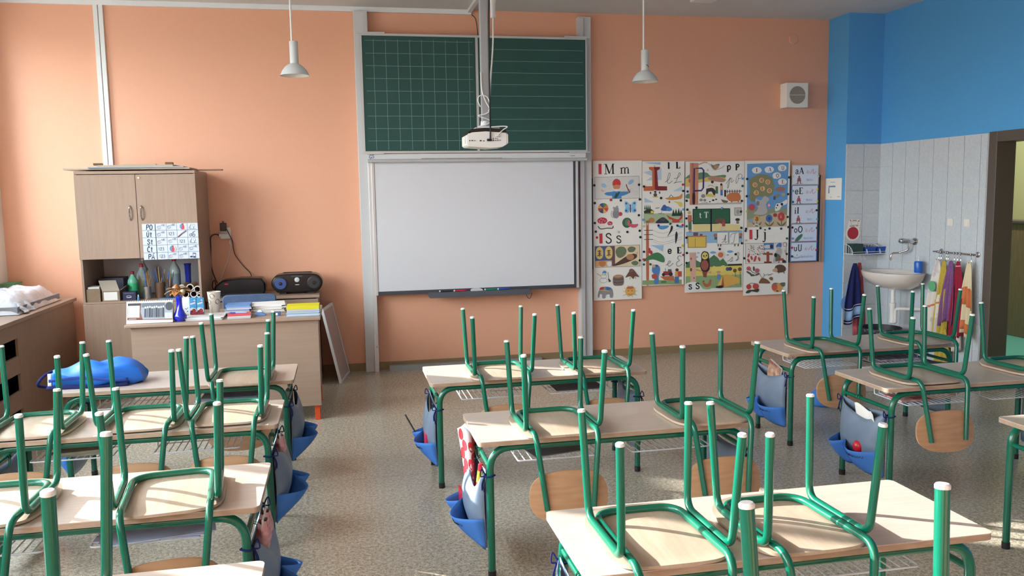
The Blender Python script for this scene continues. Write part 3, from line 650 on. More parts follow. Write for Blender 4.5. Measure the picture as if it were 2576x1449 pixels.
HAND = {
 'P': ([([(.1, 0), (.12, 1)], _h)]+_cv([(.12, 1), (.5, .95), (.52, .6), (.12, .5)], _h), .55), 'O': ([(_OV(.3, .5, .26, .5), _h)], .62),
 'U': (_cv([(.1, 1), (.12, .3), (.3, 0), (.48, .3), (.5, 1)], _h)+[([(.28, 1.1), (.42, 1.25)], _h)], .6), 't': ([([(.15, 1), (.15, .1), (.3, .02)], _h), ([(0, .7), (.34, .7)], _h)], .38),
 'S': (_cv([(x*.9, y) for x, y in _S], _h), .6), 'C': (_cv([(.52, .85), (.35, 1), (.12, .8), (.06, .4), (.2, .05), (.4, .02), (.52, .15)], _h)+[([(.2, 1.25), (.3, 1.12), (.42, 1.27)], _h)], .58),
 'A': ([([(.02, 0), (.3, 1), (.58, 0)], _h), ([(.14, .36), (.46, .36)], _h), ([(.36, 1.1), (.5, 1.25)], _h)], .62),
 'a': ([([(.02, 0), (.3, 1), (.58, 0)], _h), ([(.14, .36), (.46, .36)], _h)], .62),
 'b': ([([(.1, 0), (.1, 1)], _h)]+_cv([(.1, 1), (.45, .9), (.4, .55), (.1, .52)], _h)+_cv([(.1, .52), (.5, .45), (.48, .05), (.1, 0)], _h), .55),
 'c': (_cv([(.5, .85), (.3, 1), (.08, .7), (.08, .3), (.3, 0), (.5, .15)], _h), .55), '1': ([([(.05, .75), (.25, 1), (.25, 0)], _h)], .4),
 '2': (_cv([(.05, .75), (.25, 1), (.45, .8), (.3, .4), (.02, 0)], _h)+[([(.02, 0), (.5, 0)], _h)], .55), '3': (_cv([(.05, .9), (.3, 1), (.45, .8), (.2, .55), (.48, .35), (.35, .02), (.05, .08)], _h), .52),
 'G': (_cv([(.55, .8), (.35, 1), (.1, .75), (.06, .35), (.25, .02), (.5, .1), (.56, .42)], .14)+[([(.32, .42), (.6, .42)], .14)], .62), 's': (_cv(_S, .14), .62),
}
# ------------------------------------------------------------------ board columns, chalkboard, whiteboard
for lab, x in (('left grey metal column carrying the sliding boards', 0.238), ('right grey metal column carrying the sliding boards', 2.395)):
    sg = 1 if x < 1 else -1
    c = thing('board_column', lab, 'column', (x, YF, 0), group='columns of the sliding boards')
    MB().box(-0.064, 0.064, -0.09, 0, 0, 3.40).build('profile', M_GREYM, c, 0, 0.004)
    a0, a1 = sorted((sg*0.02, sg*0.062)); MB().box(a0, a1, -0.12, -0.09, 0, 3.38).build('guide_rail', M_ALU, c, 0, 0.003)
    MB().lathe([(0.006, -0.002), (0.006, 0.004), (0.003, 0.006)], 10, (sg*0.045, -0.121, 0.25), Matrix.Rotation(math.radians(90), 3, 'X')).build('screw', M_CHROME, c)
    a0, a1 = sorted((sg*0.085, sg*0.135)); MB().box(a0, a1, -0.10, -0.06, 3.17, 3.21).build('stop_block', mat('dark_blue_plastic', '#27305c', 0.5), c, 0, 0.004)
cb = thing('green_chalkboard', 'dark green sliding chalkboard with squared left half and ruled right half', 'chalkboard', (1.31, 8.01, 2.09))
M_CHALK = mat('green_slate', '#2a4f4a', 0.6, spec=0.35, col2='#2d524d', scale=4)
M_LINE = mat('board_line', '#7ea3a1', 0.7)
for s_ in (-1, 1):
    a0, a1 = sorted((s_*0.012, s_*1.07))
    pn = MB().box(a0, a1, -0.012, 0.02, 0.02, 1.075).build('slate_panel', M_CHALK, cb, 0)
    fr = MB().box(a0-0.012, a1+0.012, -0.016, 0.024, 0.0, 0.02).box(a0-0.012, a1+0.012, -0.016, 0.024, 1.075, 1.095).box(a0-0.012, a0, -0.016, 0.024, 0.02, 1.075).box(a1, a1+0.012, -0.016, 0.024, 0.02, 1.075)
    fr.build('frame', M_ALU, pn, 0)
    zs = [0.115+k*0.1145 for k in range(9)] if s_ < 0 else [0.098+k*0.109 for k in range(9)]
    ln = MB()
    for z in zs: ln.box(a0+0.03, a1-0.025, -0.0128, -0.0118, z-0.0014, z+0.0014)
    if s_ < 0:
        for k in range(9): x = a0+0.105+k*0.1115; ln.box(x-0.0014, x+0.0014, -0.0129, -0.0117, 0.03, 1.045)
    ln.build('ruled_lines', M_LINE, pn, 0)
for a_ in (-1.105, 0.9): MB().box(a_, a_+0.205, -0.03, -0.016, -0.008, 0.006).build('lower_rail', M_ALU, cb, 0)
for a_ in (-1.11, 0.86): MB().box(a_, a_+0.25, -0.03, -0.016, 1.09, 1.105).build('upper_rail', M_ALU, cb, 0)
wb = thing('interactive_whiteboard', 'large blank white interactive board with a dark lower frame and pen tray', 'whiteboard', (1.287, 8.02, 0.75))
MB().box(-0.98, 0.985, -0.012, 0.02, 0.035, 1.262).build('white_panel', M_WHITE, wb, 0)
MB().box(-0.98, 0.985, -0.018, 0.022, 0.0, 0.036).box(0.962, 0.986, -0.018, 0.022, 0.036, 1.262).build('dark_frame', M_DARK, wb, 0)
for a_ in (-1.0, 0.986): MB().box(a_, a_+0.027, -0.02, 0.022, 0.0, 1.262).build('side_rail', M_ALU, wb, 0, 0.003)
hd = MB().box(-1.03, 1.09, -0.02, 0.02, 1.285, 1.335).build('header', mat('header_panel', '#d3d6d8', 0.4), wb, 0)
MB().tube([(-1.03, -0.045, 1.268), (1.09, -0.045, 1.268)], 0.017, 12).build('header_rail', M_ALU, hd)
MB().box(-1.03, 1.09, -0.045, 0.0, 1.262, 1.285).build('header_shelf', M_ALU, hd, 0)
MB().box(-0.53, 0.25, -0.024, -0.018, 1.2855, 1.292).build('dusty_strip', mat('chalk_dust', '#8c7d77', 0.8, col2='#a89b96', scale=30), hd, 0)
ar = Art((-1.03, -0.0203, 1.285), (2.12, 0, 0), (0, 0, 0.05), (0, -1, 0)); ar.k = 0
ar.P = lambda x, y: Vector((-1.03+x, -0.0205-ar.k*0.00003, 1.335-y))
ar.text('G', 0.016, 0.044, 0.036, '#1c3f7c', 1.0, HAND); ar.text('s', 0.040, 0.038, 0.033, '#1c3f7c', 1.0, HAND)
ar.text('s', 1.96, 0.034, 0.009, '#7d828a', 1.5, HAND); ar.line([(1.968, 0.03), (2.01, 0.03)], 0.007, '#8c9098'); ar.done(hd, 'maker_marks')
tr = MB().prism(rrect(1.0, 0.052, 0.02, 4, 0, 0), lambda u, v, t: (u, t, -0.012+v), -0.09, -0.018).build('pen_tray', mat('tray_grey', '#50555d', 0.5), wb, 40)
for k, (x, c) in enumerate(((-0.33, '#2c2c30'), (-0.19, '#c02745'), (0.11, '#1e8f6e'), (0.24, '#2f4fc0'))):
    t = thing('board_pen', ['black', 'red', 'green', 'blue'][k] + ' board pen lying in the pen tray under the whiteboard', 'pen', (1.287+x, 8.02-0.06, 0.75+0.0225), group='pens in the whiteboard tray')
    m = mat('pen_%d' % k, c, 0.35)
    MB().tube([(-0.055, 0, 0), (0.04, 0, 0), (0.055, 0, 0), (0.064, 0, 0)], [0.008, 0.008, 0.006, 0.002], 10).build('barrel', m, t)
    MB().tube([(-0.066, 0, 0), (-0.055, 0, 0)], 0.0085, 10).build('end_cap', M_CAP, t)
t = thing('board_eraser', 'grey curved eraser in the middle of the pen tray', 'eraser', (1.287-0.03, 8.02-0.055, 0.75+0.0145))
MB().prism([(-0.06, 0), (0.06, 0), (0.055, 0.014), (0.03, 0.024), (-0.03, 0.024), (-0.055, 0.014)], lambda u, v, q: (u, q, v), -0.02, 0.02).build('grip', M_GREYM, t, 40)
MB().box(-0.058, 0.058, -0.019, 0.019, -0.004, 0.001).build('felt', M_DARK, t, 0)
t = MB().tube(crs([(0.46, -0.03, -0.03), (0.48, -0.032, -0.075), (0.505, -0.03, -0.085), (0.525, -0.028, -0.035)], 6), 0.003, 6).build('tray_cable', M_DARK, wb)
# ------------------------------------------------------------------ projector on its ceiling pole
pj = thing('ceiling_projector', 'white projector hanging from the ceiling on a grey pole in front of the chalkboard', 'projector', (1.05, 6.1, 2.03))
body = rrect(0.33, 0.1, 0.03, 4)
hull = [(-0.140, 0.02), (-0.125, 0.008), (0.04, -0.004), (0.13, 0.004), (0.172, 0.03), (0.172, 0.095), (0.15, 0.108), (0.0, 0.118), (-0.10, 0.11), (-0.140, 0.088)]
MB().prism(hull, lambda u, v, t: (u, t, v+0.0), 0.0, 0.23).build('casing', M_PLW, pj, 40, 0.004)
MB().prism([(-0.135, 0.102), (-0.10, 0.135), (0.0, 0.142), (0.145, 0.135), (0.168, 0.108), (0.15, 0.110), (0.0, 0.120), (-0.105, 0.113)], lambda u, v, t: (u, t, v), -0.002, 0.228).build('dark_underside', M_BLACKP, pj, 40)
MB().box(-0.127, 0.155, -0.003, 0.0, 0.018, 0.102).build('port_panel', M_CAP, pj, 0)
pr = MB()
for x, w, h, z in ((-0.115, .008, .008, .05), (-0.098, .01, .008, .05), (-0.085, .003, .009, .05), (-0.078, .003, .009, .05), (-0.069, .004, .003, .048), (-0.035, .014, .009, .049), (-0.012, .011, .006, .047), (0.06, .012, .006, .05), (0.076, .007, .007, .05), (0.06, .006, .008, .064), (0.076, .006, .006, .064), (0.088, .006, .006, .062), (0.10, .004, .012, .052), (0.112, .006, .006, .052), (0.088, .006, .006, .05)):
    pr.box(x-w/2, x+w/2, -0.0042, -0.0028, z-h/2, z+h/2)
pr.build('ports', M_BLACKP, pj, 0)
gr = MB()
for k in range(6): gr.box(-0.1412, -0.139, 0.01+k*0.012, 0.016+k*0.012, 0.03, 0.085)
gr.build('vent', M_GREYM, pj, 0)
MB().box(0.01, 0.045, -0.02, -0.004, 0.045, 0.062).build('plug', M_BLACKP, pj, 0, 0.003)
MB().box(0.075, 0.1, -0.018, -0.004, 0.075, 0.092).build('plug', M_GREYM, pj, 0, 0.003)
MB().box(-0.06, 0.12, 0.06, 0.17, 0.142, 0.15).lathe([(0.04, 0.15), (0.035, 0.2), (0.028, 0.2)], 14, (0.023, 0.115, 0)).build('mount_plate', M_GREYM, pj, 40)
MB().box(-0.006, 0.052, 0.09, 0.14, 0.19, ZC-2.03).build('pole', mat('pole_grey', '#9a9ea2', 0.45), pj, 0, 0.004)
MB().tube(crs([(0.035, -0.01, 0.06), (0.037, -0.012, 0.14), (0.048, 0.05, 0.3), (0.055, 0.085, 0.6), (0.06, 0.085, 1.0), (0.075, 0.09, 1.25), (0.075, 0.1, ZC-2.03)], 8), 0.006, 8).build('black_cable', M_BLACKP, pj)
MB().tube(crs([(0.085, -0.015, 0.085), (0.13, -0.01, 0.125), (0.165, 0.0, 0.15), (0.11, 0.03, 0.155), (0.03, 0.06, 0.152), (-0.04, 0.07, 0.155), (0.02, 0.06, 0.17), (0.05, 0.07, 0.19), (0.04, 0.08, 0.21), (-0.035, 0.075, 0.235), (0.02, 0.07, 0.25), (0.05, 0.07, 0.28), (0.02, 0.07, 0.34), (-0.005, 0.075, 0.42), (-0.01, 0.08, 0.55)], 8), 0.0038, 8).build('white_cable', M_CAP, pj)
MB().tube(crs([(-0.02, 0.07, 0.30), (-0.04, 0.06, 0.35), (-0.02, 0.06, 0.38), (0.03, 0.06, 0.37), (0.05, 0.06, 0.31), (0.04, 0.065, 0.27)], 8), 0.0038, 8).build('white_cable_loop', M_CAP, pj)
t = thing('ceiling_plug', 'white cable connector hanging at the ceiling beside the projector pole', 'connector', (1.165, 6.32, 3.0))
MB().lathe([(0.02, 0), (0.02, 0.10), (0.024, 0.12), (0.024, 0.19), (0.016, 0.2)], 14).build('body', M_CAP, t)
MB().tube(crs([(0, 0, 0), (-0.005, 0.0, -0.2), (-0.03, -0.02, -0.45), (-0.05, -0.03, -0.7)], 6), 0.006, 8).build('lead', M_CAP, t)
MB().tube([(0, 0, 0.2), (0, 0, 0.45)], 0.006, 8).build('upper_lead', M_CAP, t)
t = thing('wall_cable', 'thin black cable dropping from the ceiling trunking to the chalkboard', 'cable', (1.29, 8.12, 3.16)); MB().tube(crs([(0.0, 0, 0.24), (0.035, -0.01, 0.2), (0.05, -0.01, 0.1), (0.052, -0.01, 0.03)], 6), 0.004, 6).build('lead', M_BLACKP, t)
MB().lathe([(0.006, 0), (0.006, 0.03)], 8, (0.052, -0.01, 0.0)).build('plug', M_BLACKP, t)
# ------------------------------------------------------------------ lamps
M_SHADE = mat('lamp_white', '#c4c9ca', 0.35); M_SHADEI = mat('lamp_inner', '#e6e2d8', 0.4)
def pendant(x, y, z, label, mark):
    p = thing('pendant_lamp', label, 'lamp', (x, y, z), group='pendant lamps')
    sh = MB().lathe([(0.106, 0.0), (0.104, 0.004), (0.09, 0.035), (0.066, 0.066), (0.04, 0.083), (0.031, 0.088)], 32, closed_ends=False).build('shade', M_SHADE, p, 60)
    MB().lathe([(0.102, 0.001), (0.086, 0.033), (0.062, 0.063), (0.03, 0.082), (0.001, 0.083)], 32, closed_ends=False).build('shade_lining', M_SHADEI, sh, 60)
    MB().lathe([(0.031, 0.086), (0.031, 0.245), (0.028, 0.249), (0.001, 0.25)], 24).build('lamp_holder', M_SHADE, p, 40)
    MB().lathe([(0.001, 0.01), (0.02, 0.014), (0.028, 0.035), (0.02, 0.06), (0.015, 0.08)], 16).build('bulb', M_SHADEI, p)
    MB().tube([(-0.012, 0, 0.248), (-0.012, 0, ZC-z)], 0.007, 8).build('suspension_cord', M_CAP, p)
    if mark: MB().tube([(0.0, -0.0315, 0.13), (0.012, -0.030, 0.125), (0.02, -0.027, 0.112)], 0.0025, 6).build('scuff', M_DARK, p)
pendant(-0.30, 6.5, 2.585, 'grey-white pendant lamp hanging left of the chalkboard', False)
pendant(2.43, 6.5, 2.568, 'grey-white pendant lamp hanging right of the chalkboard', True)
t = thing('fluorescent_fixture', 'white fluorescent fixture on the ceiling at the top edge, right of the chalkboard', 'lamp', (3.28, 6.70, ZC-0.06))
MB().box(-0.11, 0.11, -0.64, 0.64, 0.0, 0.06).build('diffuser', M_CAP, t, 0, 0.012); MB().box(-0.09, 0.09, -0.6, 0.6, 0.05, 0.0595).build('housing', M_GREYM, t, 0)
# ------------------------------------------------------------------ wall speaker, round cover plate, socket
t = thing('wall_speaker', 'square cream loudspeaker with a round grey grille high on the orange wall', 'speaker', (4.665, YF, 2.535))
MB().box(-0.122, 0.122, -0.13, 0, 0, 0.25).build('cabinet', M_PLW, t, 0, 0.004)
g_ = MB().lathe([(0.001, 0.004), (0.088, 0.004), (0.09, 0.0)], 32, (0, -0.130, 0.125), Matrix.Rotation(math.radians(90), 3, 'X')).build('grille', mat('speaker_cloth', '#9b9488', 0.8, col2='#8e877b', scale=90), t)
MB().box(-0.089, 0.089, -0.137, -0.134, 0.123, 0.127).build('bar', M_PLW, g_, 0)
t = thing('round_cover_plate', 'orange painted round junction cover high on the wall above the loudspeaker', 'cover plate', (4.68, YF, 3.245))
MB().lathe([(0.05, 0), (0.05, 0.008), (0.046, 0.012), (0.001, 0.012)], 28, (0, 0, 0), Matrix.Rotation(math.radians(90), 3, 'X')).build('lid', M_ORANGE, t)
MB().lathe([(0.005, 0.012), (0.004, 0.014), (0.001, 0.014)], 8, (0, 0, 0), Matrix.Rotation(math.radians(90), 3, 'X')).build('screw', M_ORANGE, t)
t = thing('wall_socket', 'white double wall socket with plugs right of the tall cupboard', 'socket', (-1.065, YF, 1.325))
MB().box(-0.045, 0.045, -0.012, 0, 0, 0.1).build('plate', M_CAP, t, 0, 0.003)
MB().lathe([(0.02, 0), (0.021, 0.05), (0.015, 0.055)], 14, (-0.055, -0.03, 0.03), Matrix.Rotation(math.radians(90), 3, 'Y')).build('splitter', M_CAP, t)
MB().box(-0.045, 0.045, -0.05, -0.012, -0.005, 0.045).build('multi_plug', M_CAP, t, 0, 0.008)
t = thing('plug_adapter', 'black mains adapter plugged into the wall socket', 'adapter', (-1.08, YF-0.012, 1.395))
MB().box(-0.027, 0.027, -0.05, 0, 0, 0.075).build('case', M_BLACKP, t, 0, 0.004); MB().box(-0.006, 0.006, -0.03, -0.018, 0.075, 0.092).build('stub', M_BLACKP, t, 0)
MB().tube(crs([(0.03, -0.05, 0.02), (0.06, -0.045, -0.05), (0.075, -0.03, -0.1), (0.09, -0.02, -0.22), (0.16, -0.02, -0.33), (0.22, -0.03, -0.40), (0.24, -0.12, -0.45)], 6), 0.004, 6).build('lead', M_BLACKP, t)
t = thing('black_power_cord', 'black power cord from the wall socket down behind the tall cupboard', 'cord', (-1.13, YF-0.035, 1.36))
MB().tube(crs([(0.0, 0, 0), (-0.03, 0, 0.005), (-0.065, 0, -0.02), (-0.07, 0, -0.1), (-0.075, 0.01, -0.3), (-0.03, 0.0, -0.45)], 6), 0.005, 6).build('lead', M_BLACKP, t); MB().tube([(0.03, 0, -0.005), (0, 0, 0)], [0.016, 0.008], 10).build('plug', M_BLACKP, t)
t = thing('white_power_cord', 'thin white cord from the wall socket down to the sideboard', 'cord', (-1.03, YF-0.02, 1.30))
MB().tube(crs([(0.0, 0, 0), (0.005, 0, -0.05), (-0.03, 0, -0.18), (-0.1, 0, -0.36), (-0.12, -0.02, -0.44)], 6), 0.0035, 6).build('lead', M_CAP, t); MB().tube([(0, 0, 0.01), (0, 0, -0.03)], 0.006, 8).build('sleeve', M_CAP, t)
# ------------------------------------------------------------------ tall cupboard
X0, X1, Y0, Y1 = -2.150, -1.203, 7.50, 8.14
tc_ = thing('tall_cupboard', 'tall beech cupboard with two doors above an open shelf in the left corner', 'cupboard', ((X0+X1)/2, (Y0+Y1)/2, 0))
hx, hy = (X1-X0)/2, (Y1-Y0)/2
M_WBACK = mat('white_back_panel', '#c9ccd2', 0.6)
for s_ in (-1, 1):
    a0, a1 = sorted((s_*hx, s_*(hx-0.018))); MB().box(a0, a1, -hy+0.02, hy, 0, 1.91).build('side_panel', M_WOODF, tc_, 0, 0.001)
MB().box(-hx, hx, -hy+0.005, hy, 1.91, 1.935).build('top_panel', M_WOODH, tc_, 0, 0.002)
MB().box(-hx+0.018, hx-0.018, hy-0.01, hy, 0, 1.91).build('back_panel', M_WBACK, tc_, 0)
MB().box(-hx+0.018, hx-0.018, -hy+0.02, hy-0.01, 0.828, 0.846).build('shelf', M_WOODH, tc_, 0)
MB().box(-hx+0.018, hx-0.018, -hy+0.03, hy-0.01, 1.213, 1.231).build('shelf', M_WOODH, tc_, 0)
for k, (a0, a1) in enumerate(((-hx, -0.002), (0.002, hx))):
    d = MB().box(a0, a1, -hy, -hy+0.019, 1.205, 1.905).build('door', M_WOODF, tc_, 0, 0.002)
    x = -0.055 if k == 0 else 0.035
    MB().tube(crs([(x, -hy, 1.525), (x, -hy-0.022, 1.545), (x, -hy-0.03, 1.585), (x, -hy-0.022, 1.625), (x, -hy, 1.645)], 5), 0.0065, 8).build('handle', M_CHROME, d)
    if k: MB().lathe([(0.009, 0), (0.009, 0.006), (0.004, 0.007)], 12, (0.03, -hy, 1.875), Matrix.Rotation(math.radians(90), 3, 'X')).build('lock', M_CHROME, d)
    MB().box(a0, a1, -hy, -hy+0.019, 0.05, 0.826).build('door', M_WOODF, tc_, 0, 0.002)
MB().box(-hx+0.018, hx-0.018, -hy+0.04, -hy+0.055, 0, 0.06).build('plinth', M_WOODF, tc_, 0)
# timetable sheet on the right door
tt = thing('weekly_timetable', 'white hand-drawn weekly timetable sheet stuck to the right cupboard door', 'timetable', (-1.425, Y0-0.002, 1.19)); tt.rotation_euler = (0, 0.0, 0)
MB().box(-0.222, 0.222, -0.0015, 0.0, 0, 0.302).build('sheet', mat('timetable_sheet', '#cfd8e6', 0.6), tt, 0)
A = Art((-0.222, -0.0015, 0), (0.444, 0, 0), (0, 0, 0.302), (0, -1, 0), ((150, 190), (1868, 140), (218, 1292), (1940, 1250)))
INK = '#2f4058'
for y0, y1 in ((390, 352), (612, 585), (845, 805), (1078, 1030)): A.line([(160, y0), (1930, y1)], 11, '#5f7597')
for (a, b) in (((895, 170), (965, 1270)), ((1215, 160), (1285, 1265)), ((1545, 150), (1610, 1260))): A.line([a, b], 11, '#5f7597')
A.line([(555, 185), (632, 1285)], 24, '#2f5566')
for s_, x, y in (('PO', 280, 365), ('Ut', 290, 590), ('St', 318, 815), ('Ct', 318, 1045), ('PA', 348, 1270)): A.text(s_, x, y, 150, INK, 1.9, HAND)
def abc(x, y):
    A.line([(x, y+30), (x+25, y+110), (x+110, y+75), (x+80, y), (x, y+30)], 9, INK); A.line([(x+40, y+15), (x+65, y+95)], 5, INK)
    A.text('abc', x+115, y+10, 62, '#4a5a72', 1.3, HAND)
def n123(x, y): A.text('123', x, y, 95, '#44546c', 1.2, HAND)
def ball(x, y, r):
    A.ell(x, y, r, r, '#e9dcc4'); A.poly([(x+r*math.cos(a), y+r*math.sin(a)) for a in [math.radians(d) for d in range(90, 271, 15)]], '#4a9fd0')
    A.blob([(x-10, y-r*0.95), (x+r*0.5, y-r*0.2), (x+r*0.45, y+r*0.85), (x-r*0.45, y+r*0.85), (x-r*0.35, y)], '#d8435f'); A.blob([(x-r*0.3, y-r*0.9), (x+r*0.4, y-r*0.95), (x+5, y-r*0.7)], '#33436b')
def plants(x, y):
    for k in range(5): A.line([(x+10+18*k, y+100-40*(k % 2)), (x+55, y+30+10*k), (x+95-10*k, y-40+14*k)], 9, '#5e9a86')
    A.ell(x+170, y+10, 34, 50, '#8fb8ae'); A.ell(x+170, y+10, 20, 34, '#e8edf4'); A.line([(x+170, y+50), (x+170, y+110)], 10, INK); A.line([(x+30, y+115), (x+240, y+108)], 8, INK)
abc(625, 240); abc(930, 225); ball(1410, 255, 95); plants(1580, 215)
abc(620, 460); n123(970, 530); A.line([(1265, 590), (1400, 470), (1520, 385)], 44, '#8e6a74'); A.line([(1290, 575), (1380, 490)], 20, '#4a4a60')
A.line([(_x, _y) for _x, _y in _OV(1660, 515, 36, 36)], 14, INK); A.line([(_x, _y) for _x, _y in _OV(1755, 525, 38, 38)], 14, INK); A.line([(1680, 480), (1800, 390)], 12, INK); A.line([(1745, 485), (1730, 400)], 6, INK)
abc(630, 690); abc(975, 665); n123(1310, 760); plants(1610, 650)
n123(660, 1000); ball(1105, 945, 100); abc(1300, 900); abc(1625, 885)
n123(690, 1225); abc(985, 1130); abc(1315, 1120)
A.ell(1685, 1195, 42, 26, '#3a4a68'); A.ell(1780, 1205, 40, 26, '#3a4a68'); A.line([(1728, 1190), (1735, 1085)], 9, INK); A.line([(1815, 1200), (1818, 1085)], 9, INK); A.line([(1730, 1085), (1822, 1095)], 26, '#3a4a68')
A.done(tt)
# boards and sheets lying on top of the cupboard
M_CARD = mat('grey_card', '#b8aa9a', 0.7); M_WOODT = mat('dark_strip', '#7d5a44', 0.5)
zt = 1.9355
for k, (lab, x0, x1, y0, y1, h, m, rz) in enumerate((
    ('wide thin board sticking out left on top of the tall cupboard', -2.24, -1.25, 7.55, 7.95, 0.0135, M_CARD, 0.0),
    ('brown strip sticking out right on top of the tall cupboard', -1.62, -1.0, 7.66, 7.72, 0.012, M_WOODT, -0.05),
    ('pale blue edged folder lying second on top of the tall cupboard', -2.05, -1.3, 7.53, 7.86, 0.010, mat('blue_folder', '#9fb0c2', 0.6), 0.02),
    ('tan cardboard sheet on the pile on top of the tall cupboard', -1.98, -1.38, 7.56, 7.85, 0.014, mat('tan_card', '#bfa98e', 0.7), -0.02),
    ('small brown block at the left of the pile on the cupboard', -2.02, -1.95, 7.56, 7.68, 0.016, M_WOODT, 0.2),
    ('small brown block at the right of the pile on the cupboard', -1.45, -1.39, 7.56, 7.66, 0.02, M_WOODT, 0.1),
    ('thin curled strip uppermost on the pile on the cupboard', -1.78, -1.52, 7.58, 7.66, 0.006, M_CARD, -0.06))):
    z = zt + (0.0125, 0.0, 0.0265, 0.037, 0.0515, 0.0515, 0.0515)[k]
    o = MB().box(-(x1-x0)/2, (x1-x0)/2, -(y1-y0)/2, (y1-y0)/2, 0, h).build('flat_board', m, None, 0, 0.001); o.location = ((x0+x1)/2, (y0+y1)/2, z); o.rotation_euler = (0, 0, rz)
    tag(o, lab, 'board', 'flat boards on the tall cupboard')
# ------------------------------------------------------------------ contents of the open shelf
ZS = 0.8465
M_CARTON = mat('carton', '#97826a', 0.75, col2='#8d7861', scale=12)
def carton(x0, x1, y0, y1, h, label, flap=False, face=None):
    t = thing('cardboard_box', label, 'box', ((x0+x1)/2, (y0+y1)/2, ZS), group='boxes on the cupboard shelf'); w, d = (x1-x0)/2, (y1-y0)/2; e = 0.003
    MB().box(-w, w, -d, d, 0, e).box(-w, w, -d, -d+e, e, h).box(-w, w, d-e, d, e, h).box(-w, -w+e, -d+e, d-e, e, h).box(w-e, w, -d+e, d-e, e, h).build('box_walls', M_CARTON, t, 0)
    if flap:
        MB().grid(2, 2, lambda a, b: (-w+2*w*a-0.04*b, -d+0.005+0.06*b, h+0.085*b)).build('flap', mat('flap_card', '#a89c8e', 0.75), t, 0, solid=0.003)
        MB().grid(2, 2, lambda a, b: (w+0.05*b, -d+0.01+0.12*a, h+0.04*b)).build('flap', M_CARTON, t, 0, solid=0.003)
    if face: MB().box(-w+0.012, w-0.018, -d-0.0012, -d, 0.008, h-0.008).build('label_sheet', M_PAPER, t, 0)
    return t
carton(-2.128, -2.02, 7.54, 7.72, 0.105, 'plain brown cardboard box at the left end of the open shelf')
carton(-2.005, -1.868, 7.54, 7.75, 0.085, 'opened cardboard box with a white label and raised flap on the shelf', True, True)
tag(B('paper_sheaf', -2.12, -2.03, 7.56, 7.70, ZS+0.1062, ZS+0.122, M_PAPER), 'white paper sheaf on the left cardboard box of the open shelf', 'paper')
tag(B('paper_bundle', -2.10, -1.90, 7.82, 8.0, ZS, ZS+0.17, mat('dark_bundle', '#5d5a60', 0.8, col2='#3e4468', scale=9)), 'dark bundle of papers behind the cardboard boxes on the shelf', 'papers')
t = thing('navy_box', 'small navy box with a white emblem on the open shelf', 'box', (-1.795, 7.58, ZS))
MB().box(-0.052, 0.052, -0.03, 0.05, 0, 0.072).build('carton', mat('navy_card', '#1d2248', 0.4), t, 0, 0.002)
A = Art((-0.05, -0.03, 0), (0.1, 0, 0), (0, 0, 0.07), (0, -1, 0)); A.line(_OV(0.46, 0.45, 0.18, 0.13), 0.04, '#c8ccd8'); A.line([(0.3, 0.35), (0.66, 0.38)], 0.09, '#c8ccd8'); A.line([(0.1, 0.86), (0.85, 0.86)], 0.03, '#8f96b8'); A.done(t)
def bottle(x, y, r, h, label, mbody, mcap, liquid=None, lab=None):
    t = thing('bottle', label, 'bottle', (x, y, ZS), group='bottles on the cupboard shelf')
    MB().lathe([(r*0.9, 0), (r, 0.006), (r, h*0.62), (r*0.92, h*0.70), (r*0.5, h*0.82), (r*0.3, h*0.87), (r*0.3, h*0.92)], 20).build('body', mbody, t, 50)
    MB().lathe([(r*0.38, h*0.90), (r*0.38, h*1.0), (r*0.3, h*1.01)], 16).build('cap', mcap, t)
    if lab: MB().lathe([(r*1.01, h*0.15), (r*1.01, h*0.58)], 20, closed_ends=False).build('sticker', lab, t, 50)
M_GREENB = mat('green_bottle', '#5fb493', 0.25, col2='#8ec6ae', scale=4); M_CLRB = mat('clear_bottle', '#a9bdbd', 0.2); M_REDC = mat('red_cap', '#c23048', 0.4)
bottle(-1.79, 7.68, 0.042, 0.235, 'green bottle with a dark red cap on the open shelf', M_GREENB, mat('dark_red_cap', '#8c2036', 0.4), lab=mat('green_label', '#35b57c', 0.5))
bottle(-1.74, 7.80, 0.045, 0.29, 'greenish bottle with a bright red cap behind on the open shelf', M_CLRB, M_REDC, lab=mat('pale_label', '#b9cdb0', 0.5))
bottle(-1.76, 7.95, 0.04, 0.34, 'clear bottle with a white cap at the back of the open shelf', M_CLRB, M_CAP)
bottle(-1.475, 7.84, 0.048, 0.335, 'large clear bottle with a red cap between the brushes', M_CLRB, M_REDC, lab=mat('grey_label', '#7f93a0', 0.5))
M_TIN = mat('tin', '#b9b9b4', 0.25, metal=0.9)
def pot(name, x, y, r, h, label, m, sticks, seed, cat='pot'):
    t = thing(name, label, cat, (x, y, ZS)); rr = random.Random(seed)
    MB().lathe([(r, 0), (r, h), (r-0.003, h), (r-0.003, 0.004)], 20, closed_ends=False).lathe([(0.001, 0.003), (r, 0.003)], 20, closed_ends=False).build('pot_wall', m, t, 40)
    for k in range(sticks):
        a = rr.uniform(0, 6.28); q = rr.uniform(0.2, 0.6)*r; ln = rr.uniform(0.15, 0.27); tx, ty = rr.uniform(-0.5, 0.5), rr.uniform(-0.25, 0.25)
        p0 = Vector((q*math.cos(a)*0.5, q*math.sin(a)*0.5, 0.006)); d = Vector((tx*0.45, ty*0.3, 1)).normalized()
        p1 = p0+d*ln; lim = (r-0.006)/max(1e-6, Vector((d.x, d.y)).length)*d.z
        c = rr.choice(['#c3a26a', '#7a4b2c', '#2b2b30', '#3d67b0', '#b98d56'])
        MB().tube([p0, p0+d*ln*0.85, p1], [0.0032, 0.0032, 0.0018], 6).build('brush', mat('stick'+c, c, 0.5), t)
    return t
